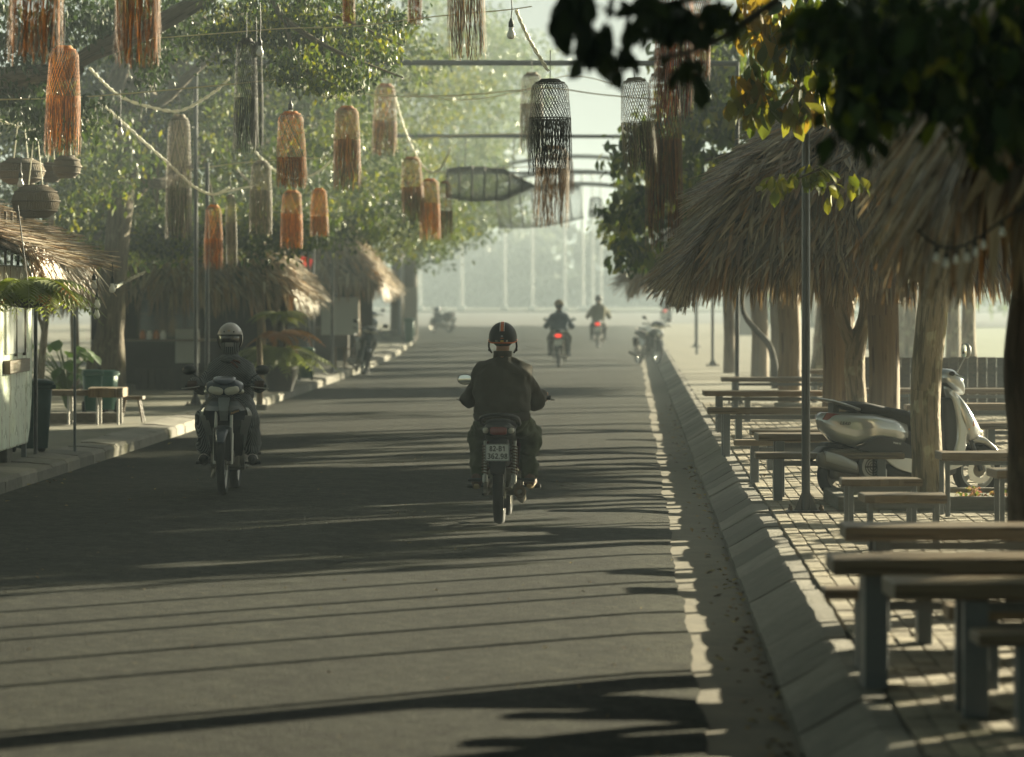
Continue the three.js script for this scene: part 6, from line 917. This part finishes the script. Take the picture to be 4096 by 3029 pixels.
function rider(label, H, o, y = 0.012) {
  const t = thing('person', label, 'person', V(H.X, y, -H.D), H.turn), w = o.wide ?? 1, top = o.top ?? 0, fine = o.cell ?? 0.013;
  const hip = [-0.25, 0.85], ch = [-0.15 + (o.leanF ?? 0) * 0.6, 1.16 + top], ne = [-0.11 + (o.leanF ?? 0), 1.335 + top], hd = [-0.085 + (o.leanF ?? 0), 1.475 + top], ez = (o.elbow ?? 0.3) * w, grip = [0.335, 0.988, 0.31];
  const sh = [-0.13 + (o.leanF ?? 0), 1.185 + top, 0.162 * w], el = [-0.01, 0.975, ez], wr = [0.27, 1.015, 0.305], kn = [0.19, 0.68, o.knee ?? 0.21], an = [0.0, 0.375, 0.205];
  const arms = (r1, r2, r3, upto = 1) => [-1, 1].flatMap((s) => { const e = [el[0], el[1], el[2] * s], wq = [lerp(el[0], wr[0], upto), lerp(el[1], wr[1], upto), s * lerp(el[2], wr[2], upto)]; return [[sh[0], sh[1], sh[2] * s, r1, ...e, r2], [...e, r2, ...wq, r3]]; });
  const legs = (r0, r1, r2, r3, upto = 1) => [-1, 1].flatMap((s) => [[hip[0], hip[1], 0.09 * s, r0, kn[0], kn[1], kn[2] * s, r1], [kn[0], kn[1], kn[2] * s, r2, lerp(kn[0], an[0], upto), lerp(kn[1], an[1], upto), s * lerp(kn[2], an[2], upto), r3]]);
  // the body: one skin, with head and hands meshed finely
  const bodyB = [[hip[0], hip[1], -0.06, 0.1, hip[0], hip[1], 0.06, 0.1], [hip[0], hip[1], 0, 0.11, ch[0], ch[1], 0, 0.12], [sh[0], sh[1] - 0.02, -0.11, 0.06, sh[0], sh[1] - 0.02, 0.11, 0.06], [ch[0], ch[1] + 0.05, 0, 0.1, ne[0], ne[1], 0, 0.058], ...arms(0.05, 0.04, 0.028, 0.99), ...legs(0.085, 0.058, 0.052, 0.036)];
  const [hx, hy] = hd, headF = (() => {
    const base = boneField([[ne[0], ne[1] - 0.05, 0, 0.058, hx - 0.02, hy - 0.06, 0, 0.052], [hx - 0.02, hy + 0.025, 0, 0.088, hx + 0.012, hy + 0.02, 0, 0.082], [hx + 0.03, hy - 0.07, 0, 0.05, hx + 0.05, hy - 0.082, 0, 0.034], [hx + 0.075, hy - 0.0, 0, 0.02, hx + 0.092, hy - 0.028, 0, 0.014], [hx + 0.072, hy - 0.062, -0.012, 0.012, hx + 0.072, hy - 0.062, 0.012, 0.012], [hx + 0.07, hy + 0.022, -0.034, 0.017, hx + 0.07, hy + 0.022, 0.034, 0.017], [hx + 0.055, hy - 0.02, -0.042, 0.024, hx + 0.055, hy - 0.02, -0.04, 0.024], [hx + 0.055, hy - 0.02, 0.042, 0.024, hx + 0.055, hy - 0.02, 0.04, 0.024]], 0.03);
    const ears = boneField([[hx - 0.01, hy + 0.005, -0.088, 0.016, hx - 0.005, hy - 0.025, -0.084, 0.011], [hx - 0.01, hy + 0.005, 0.088, 0.016, hx - 0.005, hy - 0.025, 0.084, 0.011]], 0.005);
    const eyes = [-1, 1].map((s) => [hx + 0.083, hy + 0.002, s * 0.032]);
    return (x, y, z) => { let d = Math.min(base(x, y, z), ears(x, y, z)); for (const e of eyes) d = Math.max(d, 0.012 - Math.hypot(x - e[0] - 0.006, y - e[1], z - e[2])); return d; };
  })();
  const geos = [boneSkin(bodyB, fine * 1.15, 0.05), skin(headF, [hx - 0.15, hy - 0.2, -0.13], [hx + 0.14, hy + 0.14, 0.13], o.far ? 0.009 : 0.005)];
  for (const s of [-1, 1]) { const hb = [...handBones(s, grip[0], grip[1], s * grip[2]), [wr[0] - 0.03, wr[1] - 0.002, wr[2] * s, 0.028, grip[0] - 0.05, grip[1] + 0.02, s * grip[2], 0.024]]; geos.push(boneSkin(hb, o.far ? 0.007 : 0.004, 0.008)); }
  part(t, 'body', geos, o.skin ?? M.skinM);
  // clothes
  const W = (o.bulk ?? 1), torso = [];
  for (const s of [-1, 1]) torso.push([hip[0] + 0.0, (o.hem ?? 0.84) + 0.1, 0.1 * s * w, 0.115 * W, ch[0], ch[1], 0.098 * s * w, 0.128 * W], [ch[0], ch[1], 0.09 * s * w, 0.125 * W, sh[0], sh[1] - 0.005, sh[2] * s * 0.7, 0.066 * W]);
  for (const s of [-1, 1]) torso.push([ne[0] - 0.01, ne[1] - 0.045, 0, 0.058, sh[0], sh[1] + 0.02, sh[2] * s * 0.85, 0.056 * W]);
  torso.push([ch[0], ch[1], 0, 0.13 * W, ne[0] - 0.005, ne[1] - 0.06, 0, 0.062], [hip[0] - 0.012, (o.hem ?? 0.84) + 0.06, 0, 0.135 * W, ch[0] - 0.015, ch[1], 0, 0.135 * W]);
  const cut = o.hem ?? 0.84, topF = boneField([...torso, ...arms(0.07 * W, 0.064 * W, (o.cuff ?? 0.046), o.sleeve ?? 0.97)], 0.04, o.fold ?? 0.012, 9), bb = bounds([...torso, ...arms(0.09, 0.08, 0.06)]);
  const trimmed = (x, y, z) => Math.max(topF(x, y, z), cut - 0.012 - y + 0.015 * Math.sin(z * 22 + x * 9));
  part(t, o.topName ?? 'jacket', skin(trimmed, ...bb, fine, o.uv ?? ((x, y, z) => [z, y])), o.topMat);
  if (o.collar !== false) part(t, 'collar', loft([[ne[0] - 0.006, ne[1] - 0.04, 0, 0.16, 0.15, 2], [ne[0] - 0.004, ne[1] + 0.0, 0, 0.15, 0.142, 2], [ne[0] - 0.001, ne[1] + 0.03, 0, 0.152, 0.145, 2], [ne[0], ne[1] + 0.033, 0, 0.136, 0.13, 2]], 'y', 24), o.topMat);
  if (o.band) part(t, 'waist_band', [place(new THREE.TorusGeometry(0.16, 0.024, 8, 30).scale(0.8, 1.18, 1.5), hip[0] + 0.0, cut + 0.012, 0, Math.PI / 2, 0, 0)].map((g) => { return g; }), o.topMat);
  const tr = [[hip[0], hip[1] - 0.02, -0.07, 0.125, hip[0], hip[1] - 0.02, 0.07, 0.125], ...legs(0.1, o.kneeR ?? 0.085, o.kneeR ?? 0.085, o.ankleR ?? 0.068, o.legTo ?? 0.98)];
  part(t, 'trousers', boneSkin(tr, fine, 0.04, o.foldT ?? 0.014, 10, o.uvT), o.trouserMat);
  for (const s of [-1, 1]) {
    const ft = an[2] * s + s * 0.01, q = part(t, o.shoe ?? 'shoe', boneSkin([[an[0] - 0.03, 0.345, ft, 0.043, an[0] - 0.035, 0.3, ft, 0.04], [an[0] - 0.035, 0.318, ft, 0.04, an[0] + 0.12, 0.308, ft + s * 0.012, 0.038], [an[0] + 0.12, 0.308, ft + s * 0.012, 0.038, an[0] + 0.19, 0.304, ft + s * 0.018, 0.03]], 0.008, 0.02), o.shoeMat ?? M.blackMatt);
    part(q, 'sole', boneSkin([[an[0] - 0.055, 0.285, ft, 0.026, an[0] + 0.08, 0.282, ft + s * 0.008, 0.033], [an[0] + 0.08, 0.282, ft + s * 0.008, 0.033, an[0] + 0.185, 0.285, ft + s * 0.018, 0.026]], 0.008, 0.02), o.soleMat ?? M.blackMatt);
    if (o.strap) for (const dx of [0.05, 0.12]) part(q, 'strap', place(new THREE.TorusGeometry(0.043, 0.008, 6, 18, Math.PI), an[0] + dx, 0.305, ft + s * 0.008, 0, Math.PI / 2, 0).scale(1, 1, 1), std([0.55, 0.5, 0.48], 0.6));
  }
  return { t, hx, hy, ne };
}
// a helmet shell: part of an egg, thick, open where open(azimuth, height) says so (azimuth 0 faces forward)
function helmetShell(a, b, c, open, thick = 0.012, n = 44, m = 30) {
  const P = [], I = [], W = n + 1, on = [];
  for (const s of [1, 0]) for (let j = 0; j <= m; j++) for (let i = 0; i <= n; i++) { const az = i / n * TAU, el = Math.PI / 2 - j / m * (Math.PI * 0.86), k = s ? 1 : 1 - thick / a; P.push(Math.cos(az) * Math.cos(el) * a * k, Math.sin(el) * b * k, Math.sin(az) * Math.cos(el) * c * k); }
  for (let j = 0; j < m; j++) for (let i = 0; i < n; i++) { let az = (i + 0.5) / n * TAU; if (az > Math.PI) az -= TAU; on.push(!open(az, Math.sin(Math.PI / 2 - (j + 0.5) / m * Math.PI * 0.86))); }
  const at_ = (i, j) => j >= 0 && j < m && on[j * n + ((i + n) % n)], o = W * (m + 1);
  for (let j = 0; j < m; j++) for (let i = 0; i < n; i++) { if (!at_(i, j)) continue; const q = j * W + i; I.push(q, q + 1, q + W, q + 1, q + W + 1, q + W, o + q, o + q + W, o + q + 1, o + q + 1, o + q + W, o + q + W + 1); const e = (u, v) => I.push(u, v, o + u, v, o + v, o + u); if (!at_(i, j + 1)) e(q + W, q + W + 1); if (!at_(i + 1, j)) e(q + 1, q + W + 1); if (!at_(i - 1, j)) e(q, q + W); if (j && !at_(i, j - 1)) e(q, q + 1); }
  const g = new THREE.BufferGeometry(); g.setAttribute('position', new THREE.Float32BufferAttribute(P, 3)); g.setIndex(I); g.computeVertexNormals(); return g;
}
const patch = (a, b, c, az0, az1, h0, h1, lift = 0.002, n = 12) => { const P = [], I = []; for (let j = 0; j <= n; j++) for (let i = 0; i <= n; i++) { const az = lerp(az0, az1, i / n), el = Math.asin(lerp(h0, h1, j / n)), k = 1 + lift / a; P.push(Math.cos(az) * Math.cos(el) * a * k, Math.sin(el) * b * k, Math.sin(az) * Math.cos(el) * c * k); if (i < n && j < n) { const q = j * (n + 1) + i; I.push(q, q + 1, q + n + 1, q + 1, q + n + 2, q + n + 1); } } const g = new THREE.BufferGeometry(); g.setAttribute('position', new THREE.Float32BufferAttribute(P, 3)); g.setIndex(I); g.computeVertexNormals(); return g; };
const strap = (g, x, y, s) => tube([V(x, y - 0.02, s * 0.108), V(x + 0.015, y - 0.07, s * 0.102), V(x + 0.02, y - 0.105, s * 0.07), V(x + 0.03, y - 0.12, s * 0.03)], 0.007, 14, 5);
{ // the rider in the middle, seen from behind
  const { t, hx, hy } = rider('person seen from behind in a dark jacket and black helmet in mid street', H1, { topMat: std([0.05, 0.043, 0.032], 0.9, { bumpMap: rep(T.cloth, 6), bumpScale: 0.002, }), trouserMat: std([0.04, 0.048, 0.02], 0.9, { bumpMap: rep(T.cloth, 5), bumpScale: 0.002 }), wide: 1.02, bulk: 1.06, elbow: 0.262, hem: 0.83, fold: 0.03, foldT: 0.045, cell: 0.0095, shoeMat: std([0.1, 0.055, 0.035], 0.8), soleMat: std([0.4, 0.3, 0.16], 0.8), top: 0.01 });
  const jm = std([0.043, 0.037, 0.028], 0.92), hem = part(t, 'jacket_hem', loft([[-0.25, 0.815, 0, 0.43, 0.28, 2.5], [-0.25, 0.83, 0, 0.455, 0.3, 2.5], [-0.25, 0.865, 0, 0.47, 0.305, 2.5], [-0.25, 0.885, 0, 0.45, 0.29, 2.5]], 'y', 40), jm); hem.castShadow = true;
  part(t, 'yoke_seam', tube([V(-0.26, 1.175, -0.2), V(-0.283, 1.2, -0.1), V(-0.285, 1.205, 0), V(-0.283, 1.2, 0.1), V(-0.26, 1.175, 0.2)], 0.004, 20, 5), jm);
  const g = node(t, 'helmet', V(hx - 0.012, hy + 0.0, 0)), a = 0.128, b = 0.128, c = 0.115;
  part(g, 'shell', helmetShell(a, b, c, (az, h) => h < -0.3 || (Math.abs(az) < 1.2 && h < 0.05)), phy([0.007, 0.007, 0.007], 0.5, { specularIntensity: 0.6 }));
  const org = std([0.55, 0.13, 0.03], 0.5), wht = std([0.7, 0.7, 0.68], 0.5);
  part(g, 'rim_trim', tube(Array.from({ length: 25 }, (_, i) => { const az = 1.15 + (TAU - 2.3) * i / 24, h = lerp(-0.1, -0.32, sst(0, 0.3, Math.min(i, 24 - i) / 24)); const el = Math.asin(h); return V(Math.cos(az) * Math.cos(el) * a * 1.01, Math.sin(el) * b, Math.sin(az) * Math.cos(el) * c * 1.01); }), 0.006, 48, 6), org);
  // the stripe runs over the crown from front to back
  const band = (z0, z1, lift, h0) => { const P = [], I = [], n = 26; for (let i = 0; i <= n; i++) { const el = lerp(h0, Math.PI * 0.8, i / n); for (const z of [z0, z1]) { const q = Math.sqrt(1 - (z / c) ** 2), k = 1 + lift / a; P.push(Math.cos(el) * -1 * a * q * k, Math.sin(el) * b * q * k, z * k); } if (i < n) { const q = i * 2; I.push(q, q + 1, q + 2, q + 1, q + 3, q + 2); } } const gg = new THREE.BufferGeometry(); gg.setAttribute('position', new THREE.Float32BufferAttribute(P, 3)); gg.setIndex(I); gg.computeVertexNormals(); return gg; };
  part(g, 'stripe', band(-0.012, 0.012, 0.0025, 0.42), org); for (const s of [-1, 1]) part(g, 'stripe_border', band(s * 0.014 - 0.0025 + (s > 0 ? 0.0025 : -0.0025), s * 0.014 + 0.0025 + (s > 0 ? 0.0025 : -0.0025), 0.0025, 0.42), wht);
  const badge = (az, h, w, hh, m) => patch(a, b, c, Math.PI + az - w, Math.PI + az + w, h - hh, h + hh, 0.002, 6);
  part(g, 'sticker', badge(0.0, -0.2, 0.11, 0.045), std([0.6, 0.4, 0.05], 0.5)); part(g, 'sticker', badge(0.42, -0.2, 0.1, 0.06), std([0.12, 0.16, 0.12], 0.5)); part(g, 'sticker', badge(-0.36, -0.2, 0.07, 0.06), std([0.35, 0.37, 0.33], 0.5)); part(g, 'sticker', badge(0, -0.03, 0.11, 0.018), org); part(g, 'sticker', badge(0, 0.1, 0.07, 0.06), std([0.25, 0.26, 0.26], 0.6));
  for (const s of [-1, 1]) part(g, 'chin_strap', [tube([V(-0.03, -0.03, s * 0.11), V(0.0, -0.08, s * 0.112), V(0.01, -0.125, s * 0.09)], 0.008, 12, 6), ball(0.013, 0.008, -0.1, s * 0.108)], M.blackMatt);
  part(g, 'rivet', [-1, 1].map((s) => ball(0.005, -0.035, -0.025, s * 0.112)), M.chrome);
  part(t, 'hair', skin((x, y, z) => Math.max(Math.hypot((x - hx + 0.022) / 1.02, y - hy - 0.012, z) - 0.097 + 0.003 * noise3(x * 90, y * 90, z * 90), x - hx + 0.02, hy - 0.075 - y), [hx - 0.15, hy - 0.15, -0.13], [hx + 0.1, hy + 0.13, 0.13], 0.008), M.blackMatt);
}
{ // the oncoming rider in a pinstripe suit
  const stripe = std([1, 1, 1], 0.85, { map: rep(T.stripe, 17, 1), bumpMap: rep(T.cloth, 6), bumpScale: 0.0015 });
  const { t, hx, hy, ne } = rider('person in a pinstriped suit and pale open helmet riding towards the lens', H2, { topMat: stripe, trouserMat: stripe, topName: 'striped_top', wide: 0.92, bulk: 0.98, elbow: 0.29, hem: 0.8, fold: 0.022, foldT: 0.03, cell: 0.0105, top: -0.055, cuff: 0.055, knee: 0.2, ankleR: 0.1, kneeR: 0.09, legTo: 0.78, shoe: 'sandal', strap: true, skin: phy([0.2, 0.105, 0.06], 0.6),
    uv: (x, y, z) => (Math.abs(z) < 0.2 && x < 0.02 ? [(y - Math.abs(z) * 0.55) * 0.95, z] : [z * 0.75 + x * 0.5, y]), uvT: (x, y, z) => [z * 0.7 + x * 0.55, y], collar: true });
  const g = node(t, 'helmet', V(hx - 0.008, hy + 0.004, 0)), a = 0.138, b = 0.142, c = 0.12;
  part(g, 'shell', helmetShell(a, b, c, (az, h) => (Math.abs(az) < 1.18 && h < 0.2) || h < -0.82, 0.02, 56, 40), phy([0.36, 0.32, 0.29], 0.32, { clearcoat: 0.7, clearcoatRoughness: 0.15 }));
  part(g, 'edge_trim', tube(Array.from({ length: 31 }, (_, i) => { const k = i / 30, az = lerp(-1.2, 1.2, sst(0.2, 0.8, k)), h = k < 0.2 ? lerp(-0.8, 0.2, k / 0.2) : k > 0.8 ? lerp(0.2, -0.8, (k - 0.8) / 0.2) : 0.2, el = Math.asin(h); return V(Math.cos(az) * Math.cos(el) * a * 1.005, Math.sin(el) * b, Math.sin(az) * Math.cos(el) * c * 1.01); }), 0.006, 60, 6), M.black);
  part(g, 'goggles', patch(a - 0.012, b - 0.012, c - 0.01, -0.98, 0.98, -0.32, 0.17, 0, 18), phy([0.03, 0.025, 0.03], 0.07, { clearcoat: 1 }));
  part(g, 'snap', [-1, 1].map((s) => { const az = s * 0.42, el = 0.42; return ball(0.008, Math.cos(az) * Math.cos(el) * a, Math.sin(el) * b, Math.sin(az) * Math.cos(el) * c); }), M.black);
  part(g, 'emblem', patch(a, b, c, -0.12, 0.12, 0.42, 0.52, 0.002, 6), std([0.36, 0.24, 0.14], 0.5));
  const mk = part(t, 'face_mask', skin((x, y, z) => { const d = Math.hypot((x - hx - 0.015) / 1.0, (y - hy + 0.07) * 0.9, z * 1.02) - 0.09; return Math.max(d, hx + 0.01 - x, y - hy + 0.02, hy - 0.15 - y); }, [hx - 0.05, hy - 0.18, -0.12], [hx + 0.13, hy + 0.02, 0.12], 0.006, (x, y, z) => [z * 0.8, y]), stripe);
  part(mk, 'mask_patch', patch(0.108, 0.07, 0.09, -0.42, 0.42, -0.3, 0.25, 0.002, 8).translate(hx + 0.006, hy - 0.055, 0), std([0.26, 0.25, 0.23], 0.8));
  part(t, 'neck_scarf', limb([V(ne[0] - 0.03, ne[1] - 0.06, -0.07), V(ne[0] + 0.06, ne[1] - 0.045, -0.045), V(ne[0] + 0.085, ne[1] - 0.055, 0), V(ne[0] + 0.06, ne[1] - 0.045, 0.045), V(ne[0] - 0.03, ne[1] - 0.06, 0.07)], [0.03, 0.038, 0.042, 0.038, 0.03], 10, 0.15, 3), stripe);
  part(t, 'scarf_tie', [tube([V(ne[0] + 0.1, ne[1] - 0.06, 0.01), V(ne[0] + 0.12, ne[1] - 0.1, -0.05), V(ne[0] + 0.11, ne[1] - 0.13, -0.08)], 0.01, 10, 6), tube([V(ne[0] + 0.1, ne[1] - 0.06, 0.0), V(ne[0] + 0.11, ne[1] - 0.07, -0.07), V(ne[0] + 0.1, ne[1] - 0.085, -0.1)], 0.009, 10, 6)], std([0.09, 0.03, 0.018], 0.8));
  const glove = std([0.06, 0.032, 0.022], 0.85); for (const s of [-1, 1]) part(t, 'glove', boneSkin(handBones(s, 0.335, 0.988, s * 0.31).map((q) => [q[0], q[1], q[2], q[3] + 0.004, q[4], q[5], q[6], q[7] + 0.004]), 0.0045, 0.006), glove);
}
{ // two riders farther on
  const a = rider('person in a dark blue shirt riding away in the far street', H3, { topMat: std([0.022, 0.05, 0.085], 0.9), trouserMat: std([0.035, 0.04, 0.03], 0.9), topName: 'shirt', far: true, cell: 0.02, bulk: 1.02, leanF: 0.0, sleeve: 0.2, cuff: 0.06, collar: true });
  const ca = node(a.t, 'cap', V(a.hx, a.hy + 0.03, 0)); part(ca, 'shell', helmetShell(0.12, 0.11, 0.108, (az, h) => h < -0.1), std([0.22, 0.17, 0.1], 0.7)); part(ca, 'brim', place(new THREE.CylinderGeometry(0.13, 0.135, 0.008, 24), 0.03, -0.01, 0), std([0.2, 0.16, 0.1], 0.7)); part(a.t, 'hair', ball(0.097, a.hx - 0.02, a.hy - 0.01, 0), M.blackMatt);
  const b = rider('person in an olive shirt riding away in the far street', H4, { topMat: std([0.085, 0.078, 0.03], 0.9), trouserMat: std([0.03, 0.03, 0.028], 0.9), topName: 'shirt', far: true, cell: 0.02, top: 0.06, bulk: 1.05, elbow: 0.34, sleeve: 0.3, cuff: 0.06 });
  part(b.t, 'helmet', helmetShell(0.124, 0.13, 0.112, (az, h) => h < -0.45 || (Math.abs(az) < 1.1 && h < 0.05)).translate(b.hx, b.hy + 0.005, 0), std([0.02, 0.03, 0.03], 0.5));
  const c = rider('distant person on the farthest motorbike, mostly hidden by the thatched eave', { X: 7.7, D: 192, turn: Math.PI / 2 - 0.1 }, { topMat: std([0.05, 0.06, 0.07], 0.9), trouserMat: std([0.03, 0.03, 0.035], 0.9), topName: 'shirt', far: true, cell: 0.025 });
  part(c.t, 'helmet', helmetShell(0.124, 0.13, 0.112, (az, h) => h < -0.45 || (Math.abs(az) < 1.1 && h < 0.05)).translate(c.hx, c.hy + 0.005, 0), std([0.1, 0.02, 0.02], 0.5));
}
renderer.render(scene, camera);
